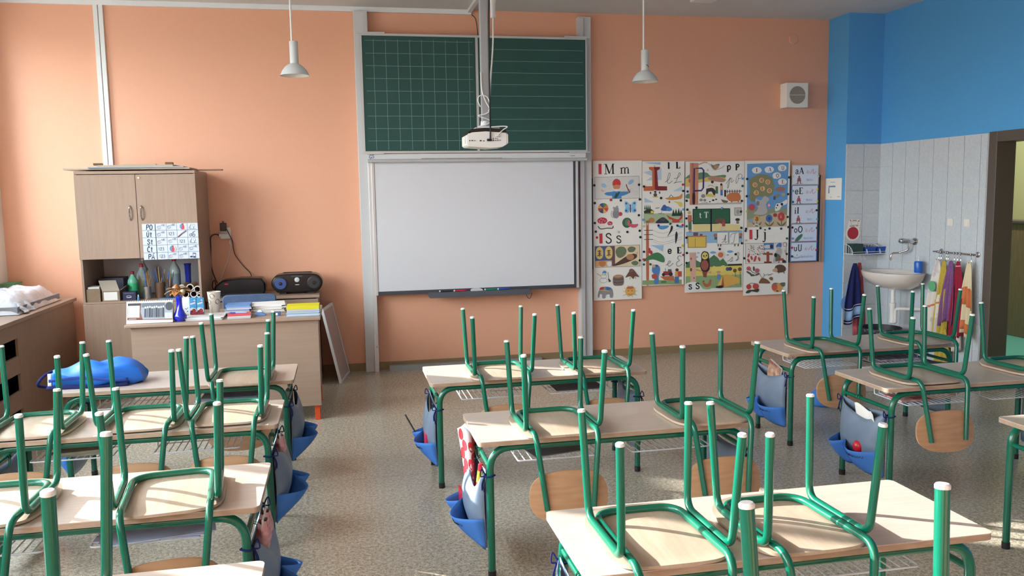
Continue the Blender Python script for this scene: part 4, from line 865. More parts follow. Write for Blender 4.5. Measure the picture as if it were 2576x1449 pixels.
pot('brush_tin', -1.668, 7.63, 0.034, 0.105, 'shiny tin can full of pencils and brushes on the shelf', M_TIN, 12, 3, 'tin')
pot('brush_jar', -1.575, 7.70, 0.042, 0.13, 'brown jar of paintbrushes in the middle of the shelf', mat('brown_jar', '#6b4e3c', 0.3), 13, 9, 'jar')
pot('pen_cup', -1.49, 7.62, 0.030, 0.10, 'dark cup with long brushes and scissors on the shelf', mat('dark_cup', '#3a4050', 0.3), 11, 14, 'cup')
t = thing('blue_bud_vase', 'tall dark blue glass vase at the back of the open shelf', 'vase', (-1.36, 7.82, ZS)); MB().lathe([(0.022, 0), (0.026, 0.05), (0.024, 0.15), (0.028, 0.27), (0.032, 0.275), (0.026, 0.27), (0.02, 0.15), (0.001, 0.02)], 18).build('body', mat('cobalt_glass', '#1d2f9e', 0.15), t, 50); MB().lathe([(0.029, 0.265), (0.033, 0.278), (0.029, 0.28)], 18, closed_ends=False).build('rim', mat('cobalt_glass', '#1d2f9e'), t)
M_ROLL = mat('roll_card', '#a58a6c', 0.8)
for k, (x, z) in enumerate(((-1.345, 0.030), (-1.278, 0.030), (-1.236, 0.018), (-1.372, 0.086), (-1.305, 0.088), (-1.246, 0.070))):
    r = 0.030 if k not in (2,) else 0.018
    t = thing('cardboard_tube', ['leftmost cardboard tube in the bottom row of the shelf stack', 'middle cardboard tube in the bottom row of the shelf stack', 'small cardboard tube at the bottom right of the shelf stack', 'leftmost cardboard tube in the upper row of the shelf stack', 'large cardboard tube on top of the shelf stack', 'tilted cardboard tube at the right side of the shelf stack'][k], 'tube', (x, 7.56, ZS+0.002+z), group='cardboard tubes on the shelf')
    R90 = Matrix.Rotation(math.radians(-90), 3, 'X')
    MB().lathe([(r, 0), (r, 0.24), (r-0.006, 0.24), (r-0.006, 0)], 18, (0, 0, 0), R90, False).build('wall', M_ROLL, t, 40)
    MB().lathe([(r, 0), (r-0.007, 0)], 18, (0, -0.0005, 0), R90, False).build('cut_end', M_CAP, t)
tag(B('blue_folder', -1.56, -1.22, 7.53, 7.6, ZS, ZS+0.0018, mat('cyan_card', '#7fb0d8', 0.5)), 'pale blue folder lying flat under the cardboard tubes', 'folder')
t = thing('glue_bottle', 'tiny blue and white glue bottle at the front of the open shelf', 'glue bottle', (-1.72, 7.535, ZS)); MB().lathe([(0.009, 0), (0.009, 0.022), (0.005, 0.028)], 12).build('body', mat('sky_blue_plastic', '#3a8fd0', 0.4), t); MB().lathe([(0.005, 0.028), (0.004, 0.045), (0.002, 0.048)], 10).build('cap', M_CAP, t)
# ------------------------------------------------------------------ low slotted cabinet under the windows
lc = thing('window_cabinet', 'long low beech cabinet with ventilation slots under the windows', 'cabinet', (-2.66, 5.85, 0))
MB().box(-0.27, 0.285, -2.35, 2.27, 0.80, 0.83).build('top', M_WOODF, lc, 0, 0.003)
MB().box(0.24, 0.26, 0.90, 2.25, 0, 0.80).build('front_panel', M_WOODF, lc, 0)
for z0, z1 in ((0, 0.03), (0.155, 0.29), (0.42, 0.55), (0.685, 0.80)): MB().box(0.24, 0.26, -2.33, 0.898, z0, z1).build('slat', M_WOODH, lc, 0)
for k in range(5): y = 0.28-0.62*k; MB().box(0.2402, 0.2598, y-0.05, y+0.05, 0.03, 0.155).box(0.2402, 0.2598, y-0.05, y+0.05, 0.29, 0.42).box(0.2402, 0.2598, y-0.05, y+0.05, 0.55, 0.685).build('upright', M_WOODF, lc, 0)
MB().box(0.14, 0.15, -2.33, 2.25, 0, 0.79).build('slot_shade_sheet', M_BLACKP, lc, 0)  # black sheet standing in for the shade inside the slots
MB().box(-0.26, 0.24, 2.23, 2.25, 0, 0.80).build('end_panel', M_WOODF, lc, 0)
pk = thing('plastic_wrapped_package', 'large flat package wrapped in crinkled clear plastic on the window cabinet', 'package', (-2.66, 7.45, 0.8305))
def pkf(a, b):
    x = (a-0.5)*0.42; y = (b-0.5)*1.02; e = (1-abs(2*a-1)**5)*(1-abs(2*b-1)**6)
    return (x*(1+0.05*noise.noise(Vector((a*5, b*9, 1)))), y, 0.004+e*(0.150+0.03*noise.noise(Vector((a*4, b*8, 3)))+0.012*noise.noise(Vector((a*17, b*31, 5)))))
MB().grid(34, 60, pkf).build('wrap', mat('crinkled_plastic', '#cfd3dc', 0.22, spec=0.6, col2='#e4e7ee', scale=8, bump=0.4), pk, 70)
MB().box(-0.2, 0.2, -0.49, 0.49, 0.0, 0.06).build('contents', mat('package_card', '#8d8f96', 0.7), pk, 0)
MB().grid(14, 10, lambda a, b: (0.16+0.07*a+0.02*math.sin(8*b), -0.44+0.20*b+0.01*math.sin(9*a), 0.10-0.085*a+0.012*noise.noise(Vector((a*6, b*6, 9)))-0.004)).build('torn_flap', mat('crinkled_plastic', '#cfd3dc'), pk, 70, solid=0.002)
t = thing('green_carton', 'small green and brown carton on the window sill at the left edge', 'carton', (-2.86, 8.02, 0.8305)); MB().box(-0.06, 0.05, -0.1, 0.09, 0, 0.15).build('box_body', mat('green_card', '#5f9a70', 0.6, col2='#a39a7c', scale=7), t, 0, 0.002); MB().box(-0.061, 0.051, -0.101, 0.091, 0.15, 0.16).build('lid', mat('green_lid', '#4d9a72', 0.6), t, 0)
# ------------------------------------------------------------------ sideboard with two audio players
sbd = thing('sideboard', 'low beech sideboard along the wall behind the teacher desk', 'sideboard', (-0.70, 7.9, 0))
MB().box(-0.50, 0.475, -0.25, 0.24, 0.795, 0.822).build('top', M_WOODH, sbd, 0, 0.002)
for x in (-0.49, -0.005, 0.445): MB().box(x, x+0.018, -0.22, 0.235, 0, 0.795).build('side_panel', M_WOODF, sbd, 0)
for x0, x1 in ((-0.49, -0.008), (0.0, 0.463)):
    MB().box(x0, x1, -0.24, -0.222, 0.62, 0.785).build('drawer_front', M_WOODH, sbd, 0, 0.002); MB().box(x0, x1, -0.24, -0.222, 0.05, 0.61).build('door', M_WOODF, sbd, 0, 0.002)
MB().box(-0.49, 0.463, 0.225, 0.235, 0, 0.795).build('back_panel', M_WOODF, sbd, 0)
p1 = thing('black_cassette_player', 'rounded black portable player lying on the left of the sideboard', 'player', (-0.925, 7.92, 0.8225))
MB().prism([(-0.20, 0), (0.20, 0), (0.222, 0.03), (0.222, 0.105), (0.19, 0.15), (0.0, 0.155), (-0.15, 0.14), (-0.222, 0.085), (-0.222, 0.03)], lambda u, v, t: (u, t, v), -0.1, 0.1).build('body', mat('black_gloss', '#16161b', 0.25), p1, 40, 0.015)
MB().box(-0.2, 0.2, -0.112, -0.095, 0.0, 0.02).build('front_lip', M_BLACKP, p1, 0, 0.004); MB().box(-0.13, -0.10, -0.104, -0.1, 0.1, 0.112).build('red_mark', M_RED, p1, 0)
MB().tube(crs([(-0.2, 0, 0.03), (-0.24, 0, 0.05), (-0.245, -0.02, 0.1), (-0.225, -0.03, 0.14), (-0.215, -0.02, 0.08)], 6), 0.004, 6).build('cable', M_BLACKP, p1)
p2 = thing('black_boombox', 'black boombox with two round speakers on the right of the sideboard', 'boombox', (-0.42, 7.86, 0.8225))
pr_ = [(-0.14, 0.015), (0.14, 0.015), (0.19, 0.03), (0.222, 0.075), (0.222, 0.12), (0.19, 0.165), (0.12, 0.182), (-0.12, 0.182), (-0.19, 0.165), (-0.222, 0.12), (-0.222, 0.075), (-0.19, 0.03)]
MB().prism([tuple(p)[:2] for p in crs(pr_, 3, True)], lambda u, v, t: (u, t, v), -0.1, 0.1).build('body', mat('black_gloss', '#16161b'), p2, 40, 0.012)
RX = Matrix.Rotation(math.radians(90), 3, 'X')
for x, c in ((-0.145, '#33508a'), (0.15, '#2c2e33')):  # bluish reflection on the left cone is put into its colour
    sp = MB().lathe([(0.062, 0), (0.062, 0.006), (0.054, 0.008)], 24, (x, -0.1, 0.098), RX).build('speaker_ring', M_BLACKP, p2)
    MB().lathe([(0.05, 0.0085), (0.02, 0.0005+0.0085), (0.001, 0.009)], 24, (x, -0.1, 0.098), RX, False).build('cone', mat('cone'+c, c, 0.4), sp)
    MB().lathe([(0.016, 0.009), (0.012, 0.014), (0.001, 0.015)], 16, (x, -0.1, 0.098), RX).build('dust_cap', M_BLACKP, sp)
MB().lathe([(0.022, 0.0), (0.022, 0.008), (0.018, 0.01), (0.001, 0.01)], 20, (0, -0.1, 0.13), RX).build('dial', M_GREYM, p2)
MB().box(-0.05, 0.05, -0.104, -0.1, 0.155, 0.168).build('display', M_DARK, p2, 0); MB().box(-0.018, 0.018, -0.103, -0.1, 0.082, 0.088).build('nameplate', M_ALU, p2, 0)
MB().tube(fillet([(-0.15, 0.05, 0.165), (-0.12, 0.05, 0.182), (0.12, 0.05, 0.182), (0.15, 0.05, 0.165)], 0.03, 5), 0.008, 8).build('handle', M_BLACKP, p2)
for x in (-0.13, 0.12): MB().box(x-0.03, x+0.03, -0.09, 0.09, 0, 0.02).build('foot', M_BLACKP, p2, 0)
# ------------------------------------------------------------------ teacher's desk and chair
td = thing('teacher_desk', 'large beech teacher desk with an orange leg in front of the sideboard', 'desk', (-0.87, 6.72, 0))
MB().box(-0.69, 0.685, -0.37, 0.36, 0.775, 0.80).build('top', M_WOODH, td, 0, 0.006)
MB().box(-0.655, 0.665, -0.335, -0.315, 0.115, 0.775).build('modesty_panel', M_WOODH, td, 0, 0.002)
M_ORLEG = mat('orange_enamel', '#e8582a', 0.35)
for x in (-0.625, 0.632):
    for y in (-0.30, 0.32): MB().box(x-0.02, x+0.02, y-0.012, y+0.028, 0, 0.775).build('leg', M_ORLEG, td, 0, 0.003)
MB().box(0.40, 0.655, -0.25, 0.33, 0.18, 0.77).build('drawer_unit', M_WOODF, td, 0, 0.003)
for z in (0.2, 0.39, 0.58): MB().box(0.405, 0.65, 0.332, 0.348, z, z+0.18).build('drawer_front', M_WOODH, td, 0, 0.002)
oc = thing('office_chair', 'blue-grey upholstered office chair behind the teacher desk', 'chair', (-0.80, 7.38, 0))
M_UPH = mat('blue_grey_cloth', '#566a8c', 0.85, col2='#4f6384', scale=40)
MB().prism(rrect(0.44, 0.34, 0.035, 5, 0, 0.705), lambda u, v, t: (u, t-0.03*(u/0.2)**2, v), 0.02, 0.07).build('backrest', M_UPH, oc, 40, 0.01)
MB().prism(rrect(0.44, 0.42, 0.07, 5), lambda u, v, t: (u, v-0.2, t), 0.42, 0.48).build('seat', M_UPH, oc, 40, 0.01)
MB().box(-0.03, 0.03, 0.06, 0.08, 0.42, 0.62).build('back_bracket', M_BLACKP, oc, 0); MB().lathe([(0.025, 0.09), (0.025, 0.42)], 14, (0, -0.2, 0)).build('gas_lift', M_BLACKP, oc)
for k in range(5):
    a = math.radians(72*k+18); e = Vector((0.26*math.cos(a), -0.2+0.26*math.sin(a), 0.065))
    lg = MB().tube([(0, -0.2, 0.1), e], [0.022, 0.014], 8).build('base_arm', M_BLACKP, oc); MB().lathe([(0.022, -0.012), (0.026, 0), (0.022, 0.012)], 14, (e.x, e.y, 0.027), Matrix.Rotation(math.radians(90), 3, 'X')).build('castor', M_BLACKP, lg)
ZD = 0.8005
# desk calendar
ca = thing('desk_calendar', 'spiral desk calendar with a black and white group photo', 'calendar', (-1.395, 6.44, ZD))
MB().grid(2, 2, lambda a, b: (-0.158+0.316*a, -0.045+0.045*b, 0.002+0.158*b)).build('front_card', M_PAPER, ca, 0, solid=0.002)
MB().grid(2, 2, lambda a, b: (-0.158+0.316*a, 0.05-0.05*b, 0.002+0.158*b)).build('back_card', M_PAPER, ca, 0, solid=0.002)
A = Art((-0.158, -0.0462, 0.002), (0.316, 0, 0), (0, 0.045, 0.158), (0, -0.96, 0.27), ((875, 885), (1745, 885), (890, 1330), (1745, 1300)))
A.rect(905, 925, 1740, 1255, '#8d5a48'); A.rect(912, 975, 1125, 1205, '#e4e8ee'); A.rect(905, 925, 1140, 970, '#4a464c'); A.poly([(1160, 925), (1735, 925), (1735, 1235), (1190, 1245), (1145, 1100)], '#9ba4ae')
A.rect(1165, 925, 1600, 1010, '#6d747e'); A.ell(1680, 1000, 75, 80, '#4c525a'); A.rect(1600, 1120, 1735, 1225, '#c3c9d0')
for k in range(9): x = 1215+42*k; A.rect(x, 1035-6*(k % 3), x+36, 1205, ['#565c66', '#70767f', '#494e58'][k % 3]); A.ell(x+18, 1015-6*(k % 3), 15, 20, '#d5d8dc')
for k in range(6): A.line([(925, 1000+36*k), (940, 1000+36*k)], 12, '#7d8794')
A.rect(905, 1215, 1180, 1255, '#7a4a3c'); A.line([(930, 1235), (1070, 1232)], 12, '#c9bdb8'); A.done(ca)
sp = MB()
for k in range(22): sp.tube([(-0.15+k*0.0143, 0.002+0.006*math.cos(q), 0.158+0.006*math.sin(q)) for q in [i*math.pi/4 for i in range(8)]], 0.0012, 4, closed=True)
sp.build('spiral_binding', M_DARK, ca)
# blue vase with dried flowers
bv = thing('cobalt_vase', 'cobalt blue glass vase on the teacher desk', 'vase', (-1.195, 6.45, ZD))
MB().lathe([(0.033, 0), (0.036, 0.004), (0.048, 0.025), (0.047, 0.042), (0.034, 0.066), (0.022, 0.095), (0.020, 0.14), (0.022, 0.17), (0.030, 0.19), (0.044, 0.2), (0.041, 0.2), (0.026, 0.188), (0.017, 0.16), (0.015, 0.1), (0.03, 0.04), (0.001, 0.01)], 28).build('body', mat('cobalt_glass_shiny', '#0f26c4', 0.06, spec=0.8, coat=0.6), bv, 60)
MB().lathe([(0.041, 0.199), (0.045, 0.203), (0.041, 0.205)], 24, closed_ends=False).build('rim', mat('cobalt_glass_shiny', '#0f26c4'), bv)
df = thing('dried_flowers', 'bunch of brown and orange dried flowers in the cobalt vase', 'dried flowers', (-1.195, 6.45, ZD+0.158), scale=1.25); rr = random.Random(5)
cols = ['#8a6038', '#b8743a', '#5e4330', '#c9a678', '#97805f']
for k in range(22):
    a = rr.uniform(0, 6.28); ln = rr.uniform(0.045, 0.085); up = rr.uniform(0.02, 0.7); d = Vector((math.cos(a)*1.15, math.sin(a)*0.8, up)).normalized(); s = d.cross(Vector((0, 0, 1))).normalized(); n = s.cross(d); w = rr.uniform(0.020, 0.032)
    MB().grid(5, 7, lambda q, t, d=d, s=s, n=n, w=w, ln=ln: Vector((0, 0, 0.04))+d*ln*t+s*w*(2*q-1)*math.sin(math.pi*min(1, t*0.9+0.06))**0.7+n*(0.012*math.sin(3*t)-0.016*t*t+0.006*(2*q-1)**2)).build('petal', mat('dried'+cols[k % 5], cols[k % 5], 0.6), df, 60, solid=0.0015)
MB().lathe([(0.001, 0.035), (0.018, 0.042), (0.025, 0.058), (0.020, 0.078), (0.008, 0.09), (0.001, 0.096)], 14, (-0.008, -0.012, 0)).build('seed_head', mat('orange_lantern', '#9c6236', 0.35), df, 60)
MB().lathe([(0.001, -0.016), (0.014, -0.01), (0.016, 0), (0.012, 0.01), (0.001, 0.014)], 12, (0.03, -0.04, 0.052)).build('pod', mat('pale_pod', '#b5a98a', 0.5), df, 60)
MB().tube([(0, 0, 0.045), (0.004, 0.003, -0.02), (0, 0, -0.08)], 0.003, 6).build('stems', mat('dry_stem', '#6d5a3c', 0.8), df)
# cartons, cup
def juice(x, label):
    t = thing('juice_carton', label, 'carton', (x, 6.63, ZD+0.0205), group='juice cartons on the teacher desk')
    MB().box(-0.024, 0.024, -0.018, 0.018, 0, 0.125).build('pack', mat('sky_blue_card', '#4aa8de', 0.4), t, 0, 0.001)
    A = Art((-0.024, -0.018, 0), (0.048, 0, 0), (0, 0, 0.125), (0, -1, 0)); A.rect(0, 0, 1, 0.2, '#9a2a34'); A.blob([(0, 0.18), (0, 0.36), (0.3, 0.44), (0.75, 0.4), (1, 0.3), (1, 0.18)], '#d8dbe0'); A.ell(0.62, 0.24, 0.3, 0.13, '#a33038'); A.ell(0.25, 0.2, 0.2, 0.08, '#7c1f2c'); A.line([(0.1, 0.66), (0.85, 0.74)], 0.10, '#dfeaf3'); A.line([(0.15, 0.72), (0.8, 0.79)], 0.035, '#d05a70'); A.ell(0.75, 0.88, 0.13, 0.04, '#c9e2f0'); A.done(t)
juice(-1.128, 'blue juice carton with red fruit, left one of the pair on the teacher desk'); juice(-1.077, 'blue juice carton with red fruit, right one of the pair on the teacher desk')
t = thing('white_carton', 'white drink carton behind the cobalt vase', 'carton', (-1.185, 6.66, ZD)); MB().box(-0.028, 0.028, -0.02, 0.02, 0, 0.15).build('pack', M_PAPER, t, 0, 0.001)
A = Art((-0.028, -0.02, 0), (0.056, 0, 0), (0, 0, 0.15), (0, -1, 0)); A.line([(0.4, 0.45), (0.6, 0.42), (0.8, 0.5)], 0.03, '#4b4f58', True); A.ell(0.7, 0.3, 0.08, 0.025, '#4b4f58'); A.ell(0.7, 0.12, 0.2, 0.05, '#d0bf80'); A.done(t)
cu = thing('paper_cup', 'tall cream paper coffee cup with round dark emblems', 'cup', (-0.995, 6.76, ZD))
MB().lathe([(0.033, 0), (0.034, 0.003), (0.050, 0.172), (0.0515, 0.176), (0.048, 0.176), (0.033, 0.01), (0.001, 0.008)], 28).build('cup_wall', mat('cream_paper', '#e2d6c4', 0.6), cu, 40)
for a, z in ((-1.75, 0.145), (-2.45, 0.10), (-0.85, 0.10)):
    vs = []; r0_ = 0.0345+0.016*z/0.172
    for q in range(16):
        du, dz = 0.020*math.cos(q*math.pi/8), 0.020*math.sin(q*math.pi/8); an = a+du/0.045; rr_ = 0.0345+0.016*(z+dz)/0.172+0.0008; vs.append((rr_*math.cos(an), rr_*math.sin(an), z+dz))
    MB().add(vs, [tuple(range(16))]).build('emblem', mat('emblem_grey', '#5e5a60', 0.6, col2='#b8aca0', scale=120), cu, 0)
MB().lathe([(0.001, 0.15), (0.046, 0.15)], 20, closed_ends=False).build('coffee', mat('coffee', '#3b2a22', 0.3), cu)
# papers and books
def stack(name, label, x0, x1, y0, y1, specs, rz=0.0, cat='papers', z0=ZD):
    """specs: list of (thickness, colour, dx, rot)"""
    t = thing(name, label, cat, ((x0+x1)/2, (y0+y1)/2, z0), rz); w, d = (x1-x0)/2, (y1-y0)/2; z = 0
    for k, (h, c, dx, r) in enumerate(specs):
        o = MB().box(-w+dx, w+dx, -d, d, z, z+h-0.0004).build('sheet_bundle' if h < 0.008 else 'booklet', mat('book'+c, c, 0.65), t, 0, 0.0006); o.rotation_euler = (0, 0, r); z += h
    return z
stack('paper_pile', 'low pile of white papers under the juice cartons on the teacher desk', -1.155, -0.90, 6.43, 6.70, [(0.006, '#d9d6d4', 0, 0), (0.004, '#b9c4e2', 0.005, 0.02), (0.006, '#e9e6e2', -0.004, -0.02), (0.004, '#e2ddd6', 0.008, 0.03)], 0.0)
stack('exercise_book_pile', 'blue-topped pile of exercise books beside the cup', -0.90, -0.72, 6.62, 6.82, [(0.012, '#c8c4bc', 0.01, 0.05), (0.010, '#8fa2c0', 0, 0), (0.012, '#d5d2cc', -0.005, 0.04), (0.012, '#7fa0cc', 0, -0.03), (0.010, '#d9d8d8', 0.006, 0.08), (0.012, '#8cb0dc', 0.004, 0.05), (0.010, '#6a96cf', 0, 0.03)])
rz_ = stack('red_notebook', 'red notebook with a pen on top at the desk front edge', -0.865, -0.70, 6.43, 6.60, [(0.012, '#b9c0c8', 0, 0), (0.008, '#d8d4d0', 0, 0.03), (0.009, '#d9525a', 0, 0.02)], 0.05, 'notebook')
t = thing('blue_pen', 'blue ballpoint pen lying on the red notebook', 'pen', (-0.79, 6.51, ZD+rz_+0.006)); MB().tube([(-0.06, 0.01, 0), (0.05, -0.008, 0), (0.062, -0.01, 0)], [0.005, 0.005, 0.002], 8).build('barrel', mat('pale_blue_plastic', '#9db4e8', 0.3), t); MB().tube([(-0.06, 0.01, 0), (-0.02, 0.0035, 0)], 0.0056, 8).build('cap', mat('blue_cap', '#3350c0', 0.3), t)
stack('loose_paper_pile', 'untidy pile of white papers in the middle of the teacher desk', -0.72, -0.47, 6.68, 6.93, [(0.012, '#d2cec8', 0, 0.1), (0.006, '#e6e3df', 0.01, -0.05), (0.014, '#d9d3cb', -0.01, 0.08), (0.006, '#eceae6', 0.0, -0.12), (0.012, '#dad7d2', 0.012, 0.04), (0.008, '#e8e4de', -0.008, -0.06), (0.006, '#efedea', 0, 0.1)])
t = thing('tape_dispenser', 'small blue tape dispenser between the paper piles', 'dispenser', (-0.635, 6.55, ZD)); MB().prism([(-0.04, 0), (0.04, 0), (0.04, 0.012), (0.01, 0.03), (-0.03, 0.03), (-0.04, 0.012)], lambda u, v, q: (u, q, v), -0.015, 0.015).build('base', mat('mid_blue_plastic', '#5c7fb5', 0.4), t, 0, 0.002); MB().lathe([(0.012, -0.008), (0.018, -0.008), (0.018, 0.008), (0.012, 0.008)], 14, (-0.005, 0, 0.028), RX).build('tape', M_CAP, t)
t = thing('blue_box', 'small dark blue box with a white label left of the yellow stack', 'box', (-0.52, 6.52, ZD)); MB().box(-0.035, 0.035, -0.02, 0.02, 0, 0.028).build('carton', mat('slate_blue', '#3c5690', 0.5), t, 0, 0.002); MB().box(-0.02, 0.015, -0.021, -0.02, 0.005, 0.022).build('sticker', M_PAPER, t, 0)
stack('workbook_stack', 'neat stack of workbooks with a yellow cover on top at the desk corner', -0.435, -0.195, 6.42, 6.60, [(0.008, '#a8c4e2', 0, 0), (0.008, '#c9d6e2', 0.004, 0.01), (0.008, '#8fa8c8', -0.003, 0), (0.008, '#b9c4c8', 0.003, -0.01), (0.008, '#a8b9d0', 0, 0.015), (0.012, '#bfc6c4', 0.002, 0), (0.026, '#dcd01e', 0, 0)], 0.0, 'workbooks')
# white framed board leaning against the sideboard end
wf = thing('leaning_frame', 'narrow white framed panel leaning against the teacher side of the sideboard', 'frame', (-0.035, 7.87, 0.0))
wf.rotation_euler = (0, -0.205, -0.16)
MB().box(0.0, 0.012, -0.24, 0.24, 0.015, 0.68).build('panel', mat('pinkish_panel', '#c4aaa0', 0.35), wf, 0)
MB().box(-0.006, 0.018, -0.245, 0.245, 0.0, 0.02).box(-0.006, 0.018, -0.245, 0.245, 0.675, 0.70).box(-0.006, 0.018, -0.245, -0.225, 0.02, 0.675).box(-0.006, 0.018, 0.225, 0.245, 0.02, 0.675).build('frame_border', M_CAP, wf, 0, 0.002)
# ------------------------------------------------------------------ dark magnetic board with the alphabet posters
mb_ = thing('magnetic_board', 'long dark magnetic board behind the alphabet posters', 'board', (3.732, YF, 0.915))
MB().box(-1.285, 1.285, -0.03, -0.002, 0, 0.92).build('panel', mat('charcoal_board', '#23262e', 0.5), mb_, 0)
MB().box(1.285, 1.297, -0.034, -0.002, -0.005, 0.925).build('edge_strip', mat('tan_strip', '#a98f74', 0.5), mb_, 0)
YP = YF-0.032
def poster(name, label, x0, x1, z0, z1, quad, cat='poster', y=YP):
    t = thing(name, label, cat, ((x0+x1)/2, y, z0), group='alphabet posters' if cat == 'poster' else 'vowel cards')
    w = (x1-x0)/2; MB().box(-w, w, -0.002, 0, 0, z1-z0).build('sheet', M_PAPER, t, 0)
    return t, Art((-w, -0.002, 0), (2*w, 0, 0), (0, 0, z1-z0), (0, -1, 0), quad)
BK = '#232026'
# ---- poster 1: M m / S s
t, A = poster('letter_poster', 'white alphabet poster with letters M and S, leftmost beside the board column', 2.488, 3.005, 0.595, 2.008, ((22, 28), (505, 36), (10, 1393), (475, 1388)))
A.rect(76, 58, 106, 158, '#d8283c'); A.text('M', 133, 158, 98, BK); A.text('m', 288, 158, 92, BK)
A.rect(38, 186, 475, 398, '#dddad6'); A.frame(38, 186, 475, 398, 3, '#77757a')
for k in range(12):
    rr = random.Random(k); x, y = 60+rr.random()*380, 205+rr.random()*150; A.line([(x, y), (x+20, y-18), (x+34, y+6), (x+12, y+16)], 2, '#b9b6b8', True)
A.ell(125, 268, 28, 20, '#9cc3e6', rot=0.5); A.ell(392, 240, 34, 18, '#8fbce6', rot=-0.6)
A.blob([(130, 350), (150, 335), (200, 330), (245, 322), (300, 330), (355, 330), (385, 320), (375, 345), (325, 368), (295, 375), (292, 396), (208, 396), (205, 372), (160, 365)], '#3f8fd0')
A.line([(228, 392), (250, 345)], 14, '#33594e'); A.line([(275, 335), (240, 392)], 16, '#33594e'); A.ell(250, 278, 36, 34, '#d98a5c'); A.blob([(212, 268), (218, 225), (250, 206), (284, 225), (288, 268), (250, 262)], '#dc2f34'); A.ell(250, 316, 30, 12, '#e9e4de')
A.ell(112, 318, 18, 10, '#e0b8a0', rot=0.5); A.ell(368, 322, 14, 16, '#e0a888'); A.line([(380, 345), (352, 290), (345, 262)], 9, '#7a3a30')
def beach(x, y, r):
    for k, c in enumerate(('#d8433c', '#e0b040', '#33508f', '#c2452f', '#e0a53a', '#3a5da0', '#5a8a4a', '#e07a3c')):
        a0 = k*math.pi/4; A.poly([(x, y)]+[(x+r*math.cos(a0+q*math.pi/16), y+r*math.sin(a0+q*math.pi/16)) for q in range(5)], c)
beach(115, 487, 50)
for sx_ in (-1, 1): A.blob([(382+sx_*4, 480), (382+sx_*20, 440), (382+sx_*56, 428), (382+sx_*48, 485)], '#8ccaec'); A.blob([(382+sx_*4, 490), (382+sx_*48, 488), (382+sx_*56, 530), (382+sx_*20, 535)], '#7fc0ea'); A.ell(382+sx_*40, 447, 10, 10, '#2a5fae'); A.ell(382+sx_*42, 517, 11, 11, '#2a5fae')
A.line([(381, 458), (382, 535)], 9, '#454a60')
A.blob([(215, 515), (235, 500), (262, 515), (272, 555), (250, 588), (215, 580), (205, 545)], '#8d8d92'); A.ell(240, 500, 26, 20, '#98989d'); A.ell(218, 486, 10, 11, '#a3a2a6'); A.ell(250, 478, 11, 12, '#a3a2a6'); A.ell(283, 548, 18, 20, '#d23a48'); A.line([(212, 585), (192, 560), (196, 520), (208, 518)], 4, '#8d8d92', True)
A.ell(104, 608, 48, 32, '#c92a4c'); A.ell(178, 636, 25, 20, '#c92a4c'); A.blob([(85, 640), (120, 640), (125, 685), (80, 685)], '#e8e2da'); A.blob([(170, 655), (188, 655), (190, 680), (166, 680)], '#e8e2da')
for x, y in ((75, 608), (92, 592), (112, 600), (130, 612), (100, 622), (80, 622), (170, 634), (186, 640)): A.ell(x, y, 4, 4, '#f0e6e2')
A.line([(62, 660), (80, 685), (110, 688), (150, 682), (200, 684), (208, 662)], 8, '#3c3f3a', True)
A.ell(345, 635, 47, 50, '#3f6b52'); A.ell(350, 632, 26, 34, '#5c8a66'); A.blob([(350, 628), (372, 612), (370, 665), (355, 660)], '#d8606c'); A.blob([(362, 642), (410, 652), (455, 652), (432, 682), (385, 680)], '#d84f68')
A.rect(73, 733, 103, 831, '#d8283c'); A.text('S', 130, 831, 98, BK); A.text('s', 235, 831, 110, BK)
A.rect(28, 855, 464, 1065, '#e2cda8'); A.rect(30, 858, 220, 1055, '#4c5f93'); A.rect(180, 860, 222, 1040, '#6f5252')
for x in (72, 162): A.blob([(x-32, 890), (x, 862), (x+32, 890), (x+32, 960), (x, 985), (x-32, 960)], '#e0c16a'); A.line([(x-18, 905), (x+18, 905)], 8, '#5c3a24'); A.line([(x, 895), (x, 960)], 8, '#5c3a24'); A.line([(x-20, 955), (x, 935), (x+20, 950)], 8, '#5c3a24'); A.line([(x-14, 925), (x+16, 925)], 7, '#5c3a24')
A.rect(30, 1000, 190, 1055, '#d9a86a'); A.blob([(66, 1010), (130, 1010), (118, 1055), (78, 1055)], '#c97a3f'); A.blob([(145, 1015), (185, 1015), (180, 1052), (150, 1052)], '#dcdfe6')
A.blob([(228, 905), (260, 870), (310, 872), (335, 905), (320, 950), (275, 978), (240, 960)], '#6f7d5c'); A.blob([(345, 890), (380, 868), (425, 885), (405, 920), (360, 922)], '#6f7d5c'); A.blob([(380, 1025), (420, 1010), (450, 1030), (430, 1055), (395, 1050)], '#6f7d5c')
A.blob([(196, 1055), (260, 1010), (330, 965), (400, 940), (436, 955), (425, 985), (350, 1020), (270, 1045)], '#5d4038'); A.ell(370, 972, 38, 30, '#b98252'); A.line([(430, 960), (440, 925)], 4, '#5d4038'); A.frame(28, 855, 464, 1065, 3, '#77757a')
A.line(_OV(105, 1195, 36, 24), 3, '#8d9096'); A.line(_OV(108, 1155, 26, 24), 3, '#8d9096'); A.line(_OV(112, 1128, 16, 16), 3, '#8d9096'); A.blob([(95, 1118), (115, 1098), (135, 1110), (128, 1124)], '#3f8fd0'); A.line([(150, 1115), (155, 1185)], 4, '#55493f'); A.poly([(148, 1180), (162, 1180), (180, 1205), (158, 1215)], '#55493f'); A.line([(80, 1150), (45, 1125)], 4, '#6d6f75')
A.blob([(205, 1155), (248, 1142), (294, 1155), (302, 1200), (292, 1245), (248, 1252), (205, 1245), (196, 1200)], '#7d6a63'); A.ell(248, 1158, 42, 14, '#c58a5c')
for y in (1185, 1215): A.line([(197, y), (248, y+8), (301, y)], 5, '#4c4240', True)
